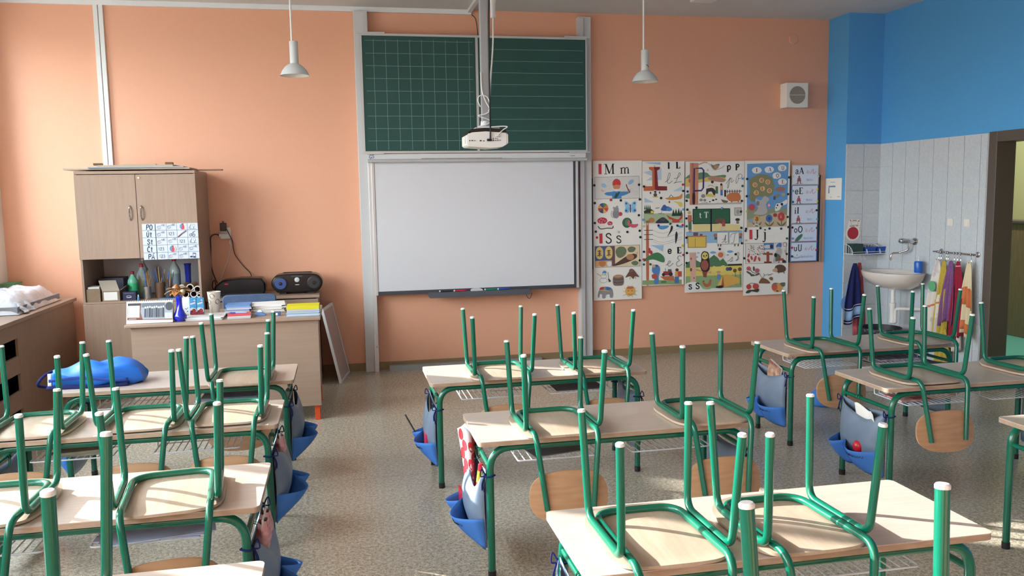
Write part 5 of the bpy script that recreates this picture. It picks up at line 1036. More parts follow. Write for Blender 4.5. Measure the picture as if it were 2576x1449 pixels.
A.blob([(318, 1172), (352, 1120), (375, 1088), (402, 1100), (430, 1140), (452, 1172), (412, 1165), (395, 1190), (370, 1165), (348, 1165)], '#7a4e42'); A.ell(376, 1106, 20, 18, '#8d5c4c'); A.line([(365, 1170), (362, 1192)], 4, '#5c3a30'); A.line([(415, 1170), (420, 1190)], 4, '#5c3a30')
A.blob([(58, 1300), (90, 1262), (140, 1258), (185, 1280), (195, 1320), (190, 1365), (165, 1365), (160, 1335), (125, 1340), (120, 1370), (92, 1370), (88, 1335), (70, 1330), (62, 1362), (48, 1355)], '#8f8f94'); A.blob([(66, 1275), (85, 1260), (110, 1262), (100, 1285), (78, 1290)], '#c0392f'); A.blob([(125, 1268), (150, 1260), (180, 1275), (160, 1295), (135, 1290)], '#3f6fb0'); A.line([(75, 1290), (160, 1300)], 7, '#d8b53c')
for k in range(10): a = k*math.pi/5; A.line([(362+52*math.cos(a), 1310+48*math.sin(a)), (362+72*math.cos(a), 1310+62*math.sin(a))], 5, '#e6c15c')
A.ell(362, 1310, 49, 48, '#e6a93c'); A.ell(362, 1275, 36, 14, '#c9703a'); A.ell(345, 1305, 7, 4, '#7a4a2a'); A.ell(380, 1305, 7, 4, '#7a4a2a'); A.line([(340, 1335), (362, 1345), (385, 1335)], 5, '#b0542a', True); A.line([(290, 1352), (320, 1340), (345, 1360), (395, 1345), (432, 1355)], 4, '#b9b6b2', True)
A.done(t)
# ---- poster 2: l L / e E
t, A = poster('letter_poster', 'alphabet poster with letters L and E and a red aeroplane', 3.01, 3.467, 0.726, 1.998, ((505, 36), (918, 36), (485, 1250), (890, 1243)))
A.poly([(520, 45), (685, 45), (680, 70), (560, 55)], '#9dc3e2'); A.poly([(515, 140), (690, 100), (690, 215), (540, 220), (600, 180)], '#b9d0e4')
A.poly([(568, 90), (622, 90), (622, 300), (598, 300), (600, 128), (570, 112)], '#d2652f'); A.poly([(622, 90), (678, 90), (672, 112), (648, 125), (655, 275), (742, 278), (742, 318), (622, 318)], '#8c2a33'); A.poly([(514, 275), (622, 275), (622, 320), (514, 320)], '#d2652f'); A.line([(622, 75), (622, 110)], 4, BK)
A.ell(626, 330, 18, 18, '#e4e0dc'); A.ell(626, 330, 12, 12, '#55515a'); A.ell(626, 360, 18, 18, '#5a544c'); A.line([(602, 380), (652, 380)], 8, '#d8b52c'); A.ell(580, 340, 8, 12, '#6d665f'); A.ell(668, 338, 8, 12, '#6d665f')
A.text('l', 752, 108, 62, BK, 1.75); A.text('L', 832, 106, 62, BK, 1.75)
A.line([(722, 238), (755, 215), (775, 165), (765, 150), (752, 185), (745, 235), (765, 248), (795, 225)], 4, '#55545c', True); A.line([(810, 205), (850, 195), (875, 160), (862, 150), (848, 185), (830, 235), (808, 248), (850, 238), (890, 235)], 4, '#55545c', True)
A.poly([(520, 385), (560, 405), (610, 432), (520, 432)], '#a9c9e4'); A.poly([(800, 325), (890, 280), (890, 325)], '#b9d3e8')
A.blob([(722, 395), (770, 385), (830, 380), (862, 372), (890, 350), (885, 395), (840, 408), (770, 412)], '#e0922e'); A.line([(760, 385), (780, 360), (800, 385)], 6, '#4a4440'); A.ell(762, 430, 8, 12, '#7a5a40'); A.blob([(805, 425), (850, 430), (890, 440), (885, 480), (855, 470), (845, 450)], '#e4d24a')
A.rect(508, 540, 892, 636, '#a8bd94'); A.poly([(512, 515), (540, 500), (585, 498), (610, 515), (605, 545), (515, 540)], '#3c3a36'); A.poly([(520, 535), (605, 540), (605, 515), (580, 512), (578, 535)], '#e2c93a')
for x in (523, 540, 555, 572): A.poly([(x-9, 500), (x, 452), (x+9, 500)], '#3c7050')
A.blob([(682, 512), (695, 470), (715, 455), (735, 472), (760, 478), (785, 512)], '#2f66b0'); A.ell(757, 500, 28, 20, '#4a86cc')
for x, h in ((800, 500), (825, 495), (852, 490), (875, 505)): A.poly([(x-18, 568), (x, h), (x+18, 568)], '#214a36')
A.line([(625, 490), (665, 485)], 8, '#8d8a85'); A.line([(650, 540), (710, 545)], 6, '#6d7d88'); A.line([(690, 520), (670, 550)], 4, '#6d7d88')
A.ell(585, 605, 30, 24, '#c77c46'); A.ell(550, 620, 22, 12, '#a86a42'); A.blob([(628, 635), (650, 600), (690, 580), (725, 592), (752, 635)], '#3c3f44'); A.ell(695, 598, 30, 20, '#4a4e55')
A.blob([(735, 555), (760, 572), (800, 590), (845, 600), (870, 575), (888, 548), (885, 590), (860, 612), (855, 630), (790, 630), (785, 605), (755, 595)], '#cf3f28')
for y in (640, 648): A.line([(500, y), (895, y-2)], 4, '#e4e2dd')
A.blob([(645, 665), (690, 660), (750, 662), (735, 685), (690, 698), (660, 690)], '#4f9bd8'); A.blob([(835, 665), (890, 660), (890, 680), (855, 680)], '#4f9bd8')
A.blob([(525, 1238), (532, 668), (545, 660), (556, 668), (548, 1238)], '#c9663f')
for y in (703, 745, 793): A.line([(510, y), (596, y)], 6, '#4f4a50')
for y0 in (705, 750, 795, 815): A.line([(596, y0), (700, y0+28), (880, y0-22)], 2, '#8d8c92', True)
A.blob([(735, 770), (762, 715), (775, 662), (792, 672), (785, 705), (760, 740)], '#33343a'); A.blob([(815, 840), (812, 760), (825, 718), (837, 745), (832, 790)], '#33343a')
A.poly([(565, 850), (698, 850), (690, 915), (610, 868)], '#9cc4e6'); A.blob([(500, 1010), (530, 970), (600, 930), (650, 925), (695, 960), (705, 1010), (680, 1020), (590, 990)], '#3f8450'); A.ell(568, 915, 20, 16, '#b9303a'); A.ell(560, 890, 10, 14, '#b9303a')
A.text('e', 736, 935, 66, BK, 1.75); A.text('E', 828, 935, 62, BK, 1.75)
A.line([(715, 1050), (750, 1030), (762, 1012), (745, 1010), (735, 1045), (752, 1060), (790, 1030)], 4, '#55545c', True); A.line([(870, 965), (845, 960), (832, 985), (850, 1005), (822, 1025), (825, 1058), (850, 1060), (878, 1040)], 4, '#55545c', True)
A.rect(488, 1195, 868, 1240, '#8aa868'); A.poly([(660, 1160), (790, 1155), (800, 1205), (700, 1195)], '#c9693c'); A.ell(692, 1215, 30, 10, '#5c7a48')
A.blob([(582, 1080), (590, 1050), (625, 1042), (655, 1065), (658, 1110), (645, 1160), (642, 1228), (600, 1228), (605, 1150), (582, 1110)], '#4a86c8'); A.ell(600, 1055, 16, 16, '#d9a37a'); A.blob([(580, 1140), (625, 1135), (628, 1178), (585, 1178)], '#b8503a'); A.ell(628, 1052, 14, 10, '#3a5a8f')
A.rect(690, 1110, 775, 1150, '#a33038'); A.ell(692, 1142, 16, 16, '#3a3a40'); A.ell(762, 1138, 20, 20, '#3a3a40'); A.rect(735, 1090, 770, 1112, '#5a5f6a'); A.line([(712, 1110), (710, 1080)], 4, '#55545c')
A.ell(825, 1098, 16, 16, '#5a4032'); A.rect(805, 1115, 845, 1165, '#e0a23a'); A.rect(833, 1112, 870, 1165, '#d0482c'); A.rect(800, 1165, 842, 1230, '#4a78b0'); A.line([(800, 1150), (835, 1150)], 10, '#d9a37a')
A.done(t)
# ---- poster 3: p P / t T / s S
t, A = poster('letter_poster', 'wide alphabet poster with letters P, T and S, a saw and an owl', 3.477, 4.132, 0.637, 1.993, ((35, 38), (645, 42), (12, 1403), (612, 1388)))
A.blob([(38, 200), (90, 165), (150, 160), (215, 150), (260, 160), (300, 190), (440, 180), (430, 215), (300, 210), (100, 235), (38, 230)], '#5f9268'); A.blob([(36, 215), (110, 215), (180, 225), (260, 200), (340, 195), (445, 215), (430, 250), (300, 245), (160, 260), (36, 300)], '#e2c25a'); A.blob([(260, 215), (330, 190), (440, 225), (420, 255), (330, 245)], '#b98a72'); A.blob([(38, 380), (75, 370), (110, 415), (38, 415)], '#5f9268')
A.poly([(80, 52), (168, 55), (160, 485), (72, 485)], '#cf8a6a'); A.poly([(100, 55), (120, 55), (110, 485), (92, 485)], '#b8705a'); A.line([(168, 72), (225, 50), (262, 55)], 12, '#cf9a82', True); A.ell(75, 235, 12, 22, '#b8705a')
A.line([(118, 360), (125, 110), (200, 108), (220, 130), (215, 310), (195, 338), (122, 340)], 17, '#4a3a78'); A.blob([(105, 370), (128, 365), (130, 440), (125, 478), (108, 478), (102, 440)], '#3a2d2c')
A.ell(262, 130, 10, 9, '#e0a898'); A.blob([(290, 65), (320, 80), (350, 70), (385, 68), (375, 95), (355, 120), (325, 120)], '#7f7a7c'); A.ell(350, 98, 26, 20, '#c98a5c'); A.line([(270, 60), (305, 100), (330, 130), (400, 110), (435, 88)], 4, '#9a8a84', True)
A.text('p', 458, 130, 68, BK, 1.75); A.text('P', 548, 134, 62, BK, 1.75)
A.line([(450, 270), (480, 230), (495, 215), (475, 300), (465, 315), (480, 240), (510, 215), (505, 260), (535, 235)], 4, '#62616a', True); A.line([(585, 180), (575, 240), (555, 270), (560, 210), (590, 172), (618, 190), (600, 220), (580, 222)], 4, '#62616a', True)
A.poly([(245, 320), (300, 310), (345, 330), (335, 388), (320, 388), (300, 350), (270, 352), (250, 390), (240, 385)], '#4a3f3a'); A.blob([(240, 385), (285, 372), (335, 392), (330, 405), (250, 402)], '#e2cb4a'); A.blob([(300, 262), (330, 255), (362, 280), (368, 330), (345, 345), (318, 310)], '#e8e2da'); A.ell(308, 252, 15, 14, '#4a3a34'); A.rect(340, 298, 366, 372, '#4f7a52'); A.line([(262, 300), (285, 285), (325, 300)], 8, '#e0b090', True); A.ell(400, 280, 12, 14, '#4a3a34'); A.rect(388, 292, 416, 335, '#d8a088'); A.rect(390, 335, 414, 392, '#3f74b8')
for x in range(435, 605, 26): A.line([(x, 335), (x, 372)], 7, '#4a4542')
A.line([(430, 352), (612, 350)], 6, '#4a4542'); A.rect(430, 335, 448, 405, '#33302f')
A.blob([(452, 400), (480, 375), (530, 362), (580, 370), (602, 410), (585, 450), (500, 455), (465, 435)], '#d2783c'); A.line([(505, 450), (505, 470)], 12, '#c26a34'); A.line([(575, 450), (575, 472)], 12, '#c26a34'); A.poly([(395, 432), (470, 450), (455, 478), (410, 462)], '#7a6a3a')
A.ell(212, 395, 22, 20, '#9a948c'); A.ell(190, 435, 18, 14, '#9a948c'); A.ell(228, 438, 16, 14, '#9a948c'); A.poly([(162, 470), (280, 455), (380, 470), (610, 462), (610, 484), (162, 486)], '#bdb8b2'); A.blob([(255, 462), (290, 430), (345, 418), (368, 440), (355, 468), (290, 470)], '#ece9e4'); A.ell(315, 440, 14, 9, '#3a3634'); A.ell(345, 432, 10, 8, '#3a3634'); A.ell(280, 455, 9, 6, '#3a3634')
# blackboard scene
A.poly([(105, 690), (485, 690), (590, 700), (590, 760), (105, 760)], '#e6d489'); A.rect(105, 530, 485, 682, '#2f6a4c'); A.frame(105, 530, 485, 682, 7, '#232a28'); A.line([(292, 530), (290, 768)], 16, '#22262a'); A.text('t', 170, 620, 58, '#e4ebe6', 1.2); A.text('T', 220, 620, 60, '#e4ebe6', 1.3)
A.rect(535, 522, 605, 600, '#c9c5be'); A.frame(535, 522, 605, 600, 4, '#5c5650'); A.ell(570, 565, 16, 24, '#a8a49e'); A.ell(565, 645, 24, 15, '#3a4038'); A.rect(552, 662, 580, 688, '#8a7f74')
A.ell(68, 565, 18, 18, '#d9b03c'); A.rect(52, 590, 92, 660, '#c96a50'); A.rect(56, 660, 88, 742, '#4f7a58'); A.line([(66, 742), (64, 795)], 12, '#c98a6a'); A.line([(82, 742), (80, 795)], 12, '#c98a6a'); A.line([(88, 655), (165, 605)], 6, '#6a5a50')
A.blob([(335, 650), (360, 630), (400, 628), (420, 655), (390, 680), (345, 680)], '#7a5246'); A.ell(420, 650, 16, 16, '#8a5a3c'); A.rect(402, 668, 436, 712, '#c0413c'); A.line([(405, 712), (385, 760)], 16, '#dcc8bc'); A.line([(430, 712), (432, 762)], 16, '#dcc8bc'); A.line([(405, 690), (370, 680)], 9, '#d9a37a')
A.poly([(32, 768), (612, 762), (612, 880), (32, 886)], '#8fbbe0'); A.line([(32, 768), (612, 762)], 5, '#6a88a8'); A.rect(50, 812, 235, 928, '#e4c03c'); A.frame(50, 812, 235, 928, 5, '#8a6a28'); A.line([(125, 830), (125, 925)], 4, '#8a6a28'); A.rect(40, 806, 245, 818, '#c07a3a'); A.rect(105, 772, 155, 806, '#7a5660'); A.rect(172, 788, 200, 808, '#9a3f2c')
for x0, x1, g in ((350, 465, 'A'), (475, 578, 'T')): A.poly([(x0, 775), (x1, 775), (x1-2, 898), (x0, 900)], '#ebe9e4'); A.frame(x0, 775, x1, 898, 3, '#5a5a60')
A.line([(395, 880), (420, 870), (440, 800), (432, 880), (455, 870)], 4, '#33333a', True); A.line([(400, 850), (445, 845)], 3, '#33333a'); A.line([(490, 830), (500, 795), (560, 785)], 4, '#33333a', True); A.line([(535, 790), (520, 880), (495, 885)], 4, '#33333a', True)
A.ell(330, 805, 18, 20, '#b8704c'); A.rect(322, 822, 350, 850, '#6a6a74'); A.ell(598, 802, 17, 18, '#b8704c'); A.rect(580, 818, 605, 840, '#6a6a74')
for x in (362, 388, 535, 570): A.line([(x, 900), (x-4, 922)], 10, '#55545a')
# owl scene
A.poly([(28, 1090), (70, 1070), (130, 1060), (175, 1085), (250, 1060), (315, 1008), (352, 1040), (375, 1072), (408, 1048), (455, 1110), (605, 1105), (605, 1140), (24, 1140)], '#4f8058'); A.rect(460, 1108, 605, 1125, '#3a302c'); A.poly([(24, 1140), (604, 1125), (600, 1220), (22, 1230)], '#e2cc4e'); A.blob([(285, 1170), (310, 1125), (350, 1140), (420, 1120), (425, 1180), (300, 1185)], '#e8d25c'); A.poly([(22, 1230), (600, 1220), (600, 1355), (180, 1360), (120, 1290), (20, 1310)], '#8fae74')
A.poly([(62, 980), (130, 980), (125, 1320), (75, 1325)], '#d9ab98'); A.ell(80, 1045, 9, 12, '#a8604c'); A.ell(78, 1160, 11, 18, '#7a4a40'); A.ell(108, 1248, 9, 10, '#b06a54'); A.line([(128, 1160), (200, 1180), (285, 1195)], 18, '#c99a82', True)
A.blob([(182, 1010), (200, 975), (225, 970), (255, 985), (262, 1030), (270, 1100), (268, 1160), (235, 1190), (190, 1175), (172, 1120), (185, 1055)], '#3f2f30'); A.blob([(190, 1015), (205, 985), (225, 980), (248, 995), (252, 1035), (225, 1055), (198, 1045)], '#e2cf58'); A.ell(218, 1115, 40, 55, '#a3584a'); A.ell(210, 1018, 6, 10, '#2f2826'); A.ell(238, 1014, 6, 10, '#2f2826'); A.line([(222, 1020), (224, 1040)], 5, '#6a4a30'); A.poly([(192, 1185), (245, 1185), (235, 1245), (205, 1240)], '#8f4a3c')
for x, y, r_ in ((155, 985, 13), (140, 1028, 13), (305, 984, 30), (482, 977, 30), (458, 1012, 14)): A.ell(x, y, r_, r_*0.42, '#6aa8e0')
A.line(_OV(385, 1010, 42, 40), 3, '#e0c0b0'); A.ell(384, 1010, 28, 28, '#d9703f')
A.line([(450, 1080), (485, 1060), (505, 1035), (500, 1075), (480, 1080), (510, 1075)], 4, '#62616a', True); A.line([(535, 1070), (555, 1060), (575, 1000), (565, 985), (552, 1010), (572, 1050), (545, 1075)], 4, '#62616a', True)
for x, y, c in ((455, 1160, '#55607a'), (482, 1158, '#3f4a6a'), (530, 1178, '#7a5a28'), (582, 1165, '#7a5a28')): A.ell(x, y, 20, 20, c)
A.line([(535, 1200), (540, 1330)], 6, '#5a7a48'); A.line([(585, 1190), (588, 1330)], 6, '#5a7a48')
A.poly([(405, 1225), (450, 1212), (580, 1260), (580, 1310), (420, 1350), (395, 1330)], '#e4ad32'); A.poly([(405, 1225), (385, 1350), (345, 1335)], '#e2bf4a'); A.poly([(405, 1225), (418, 1345), (385, 1345)], '#b8523c'); A.ell(360, 1200, 16, 16, '#d9a37a'); A.ell(360, 1188, 24, 8, '#cf9a3c'); A.rect(345, 1215, 380, 1270, '#5f90c0'); A.blob([(335, 1340), (400, 1332), (400, 1358), (340, 1358)], '#3a3034')
A.blob([(20, 1310), (120, 1290), (180, 1340), (185, 1380), (20, 1385)], '#e9e7e2'); A.text('s', 50, 1366, 75, BK, 1.75); A.text('S', 122, 1364, 62, BK, 1.75)
A.ell(240, 1352, 52, 18, '#9ab87c'); A.blob([(195, 1290), (215, 1300), (245, 1315), (270, 1268), (285, 1275), (275, 1330), (235, 1348), (208, 1330)], '#c2603c'); A.ell(205, 1285, 8, 10, '#b8303a')
A.done(t)
# ---- poster 4: vowels tree / J j
t, A = poster('letter_poster', 'alphabet poster with a blue vowel tree picture above letter J', 4.137, 4.652, 0.579, 1.995, ((65, 30), (545, 28), (40, 1440), (515, 1430)))
A.poly([(88, 62), (530, 50), (508, 715), (82, 720)], '#5f9fd8'); A.poly([(84, 500), (200, 520), (300, 540), (420, 500), (512, 530), (508, 715), (82, 720)], '#8f9a7a'); A.poly([(84, 640), (260, 600), (420, 560), (510, 600), (508, 715), (82, 720)], '#c9b48e')
for x, y, rx, ch, c in ((190, 128, 52, 'I', '#2a2c40'), (322, 122, 50, 'A', '#3f6ab8'), (460, 105, 46, 'U', '#55534c'), (402, 184, 46, 'O', '#7a5a4c'), (462, 248, 48, 'E', '#a8344c')): A.ell(x, y, rx, 33, '#e8e6e2'); A.ell(x-20, y+10, rx*0.5, 22, '#e8e6e2'); A.text(ch, x-8, y+20, 40, c, 1.3)
A.blob([(108, 260), (125, 215), (175, 185), (220, 170), (290, 175), (345, 205), (370, 260), (372, 330), (350, 385), (290, 405), (230, 400), (180, 410), (165, 450), (125, 445), (108, 400), (118, 340)], '#8a8a62')
for x, y, ch in ((240, 232, 'e'), (305, 250, 'o'), (170, 278, 'u'), (250, 318, 'i'), (322, 340, 'e'), (182, 360, 'a')): A.ell(x, y, 27, 26, '#e0b478'); A.text(ch, x-12, y+14, 46, '#a8402f', 1.2)
A.blob([(185, 480), (175, 425), (230, 440), (270, 395), (320, 430), (285, 480), (300, 560), (250, 590), (155, 580), (200, 530)], '#b9b4b4'); A.ell(200, 470, 16, 26, '#8a7f78')
A.blob([(385, 325), (420, 300), (470, 305), (492, 325), (465, 350), (410, 345)], '#a87868'); A.blob([(365, 400), (400, 380), (430, 375), (420, 405), (385, 420)], '#8a8c80'); A.text('a', 362, 432, 46, BK, 1.2); A.ell(470, 382, 22, 16, '#b0a894')
A.blob([(385, 500), (400, 475), (440, 470), (475, 450), (510, 435), (505, 480), (455, 500), (430, 540), (390, 555), (380, 530)], '#e8e6e2'); A.ell(408, 492, 9, 10, '#2a2a2e'); A.ell(455, 482, 14, 14, '#2a2a2e'); A.ell(395, 520, 6, 7, '#2a2a2e')
A.ell(136, 510, 34, 34, '#c4485c'); A.ell(316, 492, 16, 20, '#d88aa0'); A.ell(318, 492, 8, 10, '#e6d0d4'); A.ell(188, 628, 34, 30, '#e0a848'); A.text('a', 172, 650, 54, '#3a2f28', 1.2); A.ell(318, 628, 36, 40, '#3f74c0'); A.ell(320, 630, 14, 16, '#2f4f90'); A.ell(448, 612, 37, 46, '#cc3a3c'); A.text('i', 440, 626, 34, '#f0dcd0', 1.2); A.ell(382, 595, 22, 20, '#b0403c'); A.ell(122, 650, 26, 22, '#8fa8c4')
for x in (188, 320, 450): A.line([(x, 655), (x, 710)], 6, '#6a7358'); A.blob([(x, 708), (x-50, 665), (x-30, 700)], '#6a7358'); A.blob([(x, 708), (x+50, 662), (x+30, 700)], '#6a7358')
A.line([(150, 705), (180, 690), (215, 705)], 12, '#d9d6ce', True)
A.rect(108, 745, 138, 845, '#d8283c'); A.text('J', 160, 840, 95, BK); A.text('j', 248, 840, 108, BK)
A.poly([(66, 888), (505, 886), (498, 1098), (66, 1102)], '#e0dcd6'); rr = random.Random(3)
for k in range(46):
    x, y = 90+rr.random()*170, 905+rr.random()*100; A.line([(x, y), (x+8+rr.random()*10, y+6+rr.random()*14)], 5, rr.choice(['#3a3c42', '#5a5f68', '#d07a4a', '#4a4a50']))
for x, y, r_ in ((98, 1015, 0.3), (130, 1042, -0.3), (170, 1040, 0.4), (165, 1060, 0.5), (210, 1055, -0.3), (98, 1070, -0.5)): A.ell(x, y, 11, 24, '#c4423c', rot=r_)
A.rect(258, 886, 366, 955, '#5a84c0'); A.ell(300, 925, 40, 20, '#c9d0d8'); A.ell(342, 925, 18, 22, '#2f3f60')
A.rect(288, 978, 318, 1098, '#a34a32'); A.line([(256, 1000), (355, 1005)], 20, '#a34a32'); A.rect(262, 1082, 342, 1100, '#8a3f2c')
A.blob([(390, 930), (410, 895), (440, 888), (452, 905), (440, 935)], '#4a78c4'); A.ell(418, 945, 22, 18, '#d9b08c'); A.blob([(395, 965), (440, 940), (455, 985), (430, 1040), (385, 1085), (358, 1085), (375, 1025)], '#b9b6b0'); A.blob([(395, 1000), (440, 1030), (425, 1070), (385, 1080)], '#6a7358'); A.rect(412, 1050, 470, 1075, '#a8503c'); A.line([(425, 1075), (418, 1098)], 9, '#8a3f2c'); A.line([(460, 1075), (468, 1098)], 9, '#8a3f2c'); A.ell(385, 1015, 16, 22, '#2f2c30'); A.blob([(455, 1092), (470, 1065), (495, 1080), (492, 1098)], '#3a3636'); A.line(_OV(486, 905, 20, 22), 5, '#a87a7a'); A.line([(485, 960), (490, 1000)], 4, '#4a4a50')
A.frame(66, 887, 500, 1100, 3, '#77757a')
A.ell(98, 1152, 24, 22, '#c85868'); A.ell(188, 1176, 24, 24, '#c85868'); A.line([(110, 1165), (150, 1200), (180, 1200)], 6, '#5c5a54', True)
for x, y, r_ in ((95, 1195, 0.6), (152, 1155, 1.5), (140, 1222, 0.2), (190, 1215, -0.4), (120, 1215, 1.0)): A.ell(x, y, 26, 10, '#5c5f52', rot=r_)
A.blob([(375, 1150), (400, 1122), (450, 1118), (490, 1145), (492, 1180), (455, 1198), (400, 1195)], '#6a4a3c'); A.blob([(350, 1178), (385, 1150), (405, 1168), (398, 1195), (370, 1192)], '#c9a080'); A.line([(420, 1195), (415, 1210)], 8, '#6a4a3c'); A.line([(470, 1195), (478, 1212)], 8, '#6a4a3c')
A.blob([(205, 1308), (225, 1265), (245, 1255), (290, 1270), (320, 1300), (320, 1315), (240, 1312)], '#8a5c3c'); A.blob([(312, 1262), (335, 1245), (355, 1260), (345, 1285)], '#8a5c3c')
A.line([(250, 1255), (265, 1225), (255, 1205)], 5, '#8f7a68'); A.line([(262, 1230), (300, 1215), (330, 1225)], 5, '#8f7a68'); A.line([(245, 1255), (225, 1235), (215, 1215)], 5, '#8f7a68'); A.line([(300, 1230), (355, 1210)], 5, '#8f7a68')
A.blob([(65, 1410), (90, 1380), (140, 1378), (205, 1370), (190, 1405), (130, 1395), (100, 1412)], '#3f4a3c'); A.ell(98, 1345, 27, 27, '#cc3a38'); A.ell(172, 1342, 33, 32, '#d0443c'); A.line([(98, 1318), (120, 1308), (165, 1312)], 5, '#4a4a40')
A.ell(400, 1360, 58, 50, '#e0a040'); A.ell(372, 1352, 32, 40, '#d8573c'); A.blob([(345, 1330), (372, 1308), (410, 1315), (385, 1325)], '#7a7f68'); A.blob([(430, 1315), (485, 1308), (480, 1345), (455, 1348)], '#6a6f58'); A.ell(402, 1396, 12, 7, '#4a2f24')
A.done(t)
# ---- five vowel cards
CARDS = [(75, 285, '#c9bd9c', 'a', 'A', 'aA letter card with a child, topmost of the narrow card column'), (285, 490, '#3f62a8', 'e', 'E', 'eE letter card, second from the top of the card column'), (490, 690, '#c0b48c', 'i', 'I', 'iI letter card, middle one of the card column'), (690, 885, '#a8445c', 'o', 'O', 'oO letter card with a green cucumber, second from the bottom'), (885, 1095, '#3f62b8', 'u', 'U', 'uU letter card, lowest of the narrow card column')]
cx0, cx1, cz0, cz1 = 4.677, 4.988, 0.921, 1.948
M_CARDW = mat('blue_white_card', '#dbe3f0', 0.5)
for k, (ya, yb, bc, lo_, up_, lab) in enumerate(CARDS):
    za = cz1-(cz1-cz0)*(ya-75)/1020; zb = cz1-(cz1-cz0)*(yb-75)/1020
    t = thing('vowel_card', lab, 'letter card', ((cx0+cx1)/2, YF-0.0315, zb), group='vowel cards'); w = (cx1-cx0)/2
    MB().box(-w, w, -0.0025, 0, 0.001, za-zb-0.001).build('card', M_CARDW, t, 0)
    A = Art((-w, -0.0025, 0.001), (2*w, 0, 0), (0, 0, za-zb-0.002), (0, -1, 0))
    A.frame(0.012, 0.02, 0.988, 0.98, 0.028, bc); h = 0.30
    sc = (za-zb)/(2*w)
    A2 = A; P0 = A.P; A.P = lambda x, y, P0=P0, sc=sc: P0(x, 1-y/sc)
    x = A.text(lo_, 0.12, 0.31, 0.22, '#2f3038', 1.3); A.text(up_, x-0.01, 0.31, 0.22, '#2f3038', 1.3)
    A.line([(0.55, 0.29), (0.6, 0.22), (0.58, 0.2), (0.55, 0.26), (0.6, 0.29), (0.66, 0.22)], 0.012, '#d88a98', True); A.line([(0.68, 0.3), (0.74, 0.2), (0.8, 0.15), (0.78, 0.26), (0.82, 0.3), (0.9, 0.22)], 0.014, '#d06a80', True)
    if k == 3: A.ell(0.3, 0.5, 0.19, 0.07, '#5f8a72', rot=-0.75); A.ell(0.3, 0.5, 0.15, 0.045, '#4f7a66', rot=-0.75)
    elif k == 4: A.ell(0.24, 0.52, 0.13, 0.055, '#9fb8d8'); A.ell(0.24, 0.495, 0.11, 0.035, '#d8e0e8'); A.line([(0.24, 0.42), (0.24, 0.48)], 0.02, '#d0607a')
    else: A.ell(0.27, 0.405, 0.035, 0.035, '#9a6a52'); A.poly([(0.22, 0.44), (0.32, 0.44), (0.35, 0.56), (0.19, 0.56)], ['#a85c70', '#c0506a', '#b84a60'][k]); A.line([(0.24, 0.56), (0.2, 0.64)], 0.03, '#6a5a60'); A.line([(0.3, 0.56), (0.34, 0.64)], 0.03, '#6a5a60'); A.line([(0.12, 0.645), (0.42, 0.64)], 0.012, '#9a8a70')
    x0_ = (0.56, 0.56, 0.62, 0.5, 0.4)[k]; n_ = (4, 4, 3, 6, 8)[k]
    for q in range(n_): A.line([(x0_+q*0.06, 0.55), (x0_+q*0.06, 0.48+0.03*(q % 2)), (x0_+0.04+q*0.06, 0.49), (x0_+0.04+q*0.06, 0.55)], 0.014, '#6a7a98' if q == 0 else '#8fb4e0')
    A.done(t)
# ---- magnets
MAGC = {'k': ('black', '#1f2026'), 'r': ('red', '#c02a40'), 'n': ('navy', '#2a2f6a'), 'g': ('dark green', '#2a5f58'), 'b': ('light blue', '#6fa0c8'), 'y': ('yellow', '#d9c23a'), 'c': ('cream', '#cfc4a8'), 'w': ('white', '#c9c9c8')}
_mg = {}
def magnets(spec, quad, x0, x1, z0, z1, where, y):
    A = Art((x0, y, z0), (x1-x0, 0, 0), (0, 0, z1-z0), (0, -1, 0), quad)
    for (mx, my, c) in spec:
        u, v = A.uv(mx, my); p = Vector((x0+(x1-x0)*u, y-0.0002, z0+(z1-z0)*v)); nm, hx_ = MAGC[c]
        if c not in _mg:
            o = MB().lathe([(0.0125, 0), (0.0125, 0.005), (0.010, 0.007), (0.001, 0.0075)], 14, (0, 0, 0), RX).build('round_magnet', mat('magnet_'+nm, hx_, 0.35), None); _mg[c] = o
        else: o = _mg[c].copy(); COL.objects.link(o)
        o.location = p; vw = ['bottom', 'lower part', 'lower middle', 'middle', 'upper middle', 'upper part', 'top'][min(6, int(v*7))]; hw_ = 'left edge' if u < 0.2 else 'left half' if u < 0.45 else 'centre' if u < 0.55 else 'right half' if u < 0.8 else 'right edge'
        tag(o, 'round %s magnet, %s, %s of the %s' % (nm, vw, hw_, where), 'magnet', 'magnets on the ' + where)
magnets([(32, 263, 'k'), (471, 269, 'k'), (190, 409, 'r'), (288, 416, 'k'), (476, 411, 'k'), (34, 435, 'k'), (463, 565, 'k'), (31, 629, 'k'), (39, 713, 'k'), (346, 725, 'k'), (468, 717, 'k'), (256, 720, 'w'), (49, 771, 'r'), (473, 780, 'k'), (462, 1008, 'k')], ((22, 28), (505, 36), (10, 1393), (475, 1388)), 2.488, 3.005, 0.595, 2.008, 'poster with letter M', YP-0.0025)
magnets([(516, 277, 'k'), (897, 263, 'r'), (899, 325, 'k'), (680, 391, 'k'), (896, 505, 'b'), (505, 600, 'b'), (506, 662, 'c'), (651, 657, 'n'), (766, 643, 'g'), (835, 662, 'n'), (887, 657, 'r'), (883, 860, 'y'), (505, 912, 'k'), (889, 951, 'r'), (576, 929, 'r'), (503, 988, 'r'), (503, 1037, 'g'), (566, 1037, 'g')], ((505, 36), (918, 36), (485, 1250), (890, 1243)), 3.01, 3.467, 0.726, 1.998, 'poster with letter L', YP-0.0025)
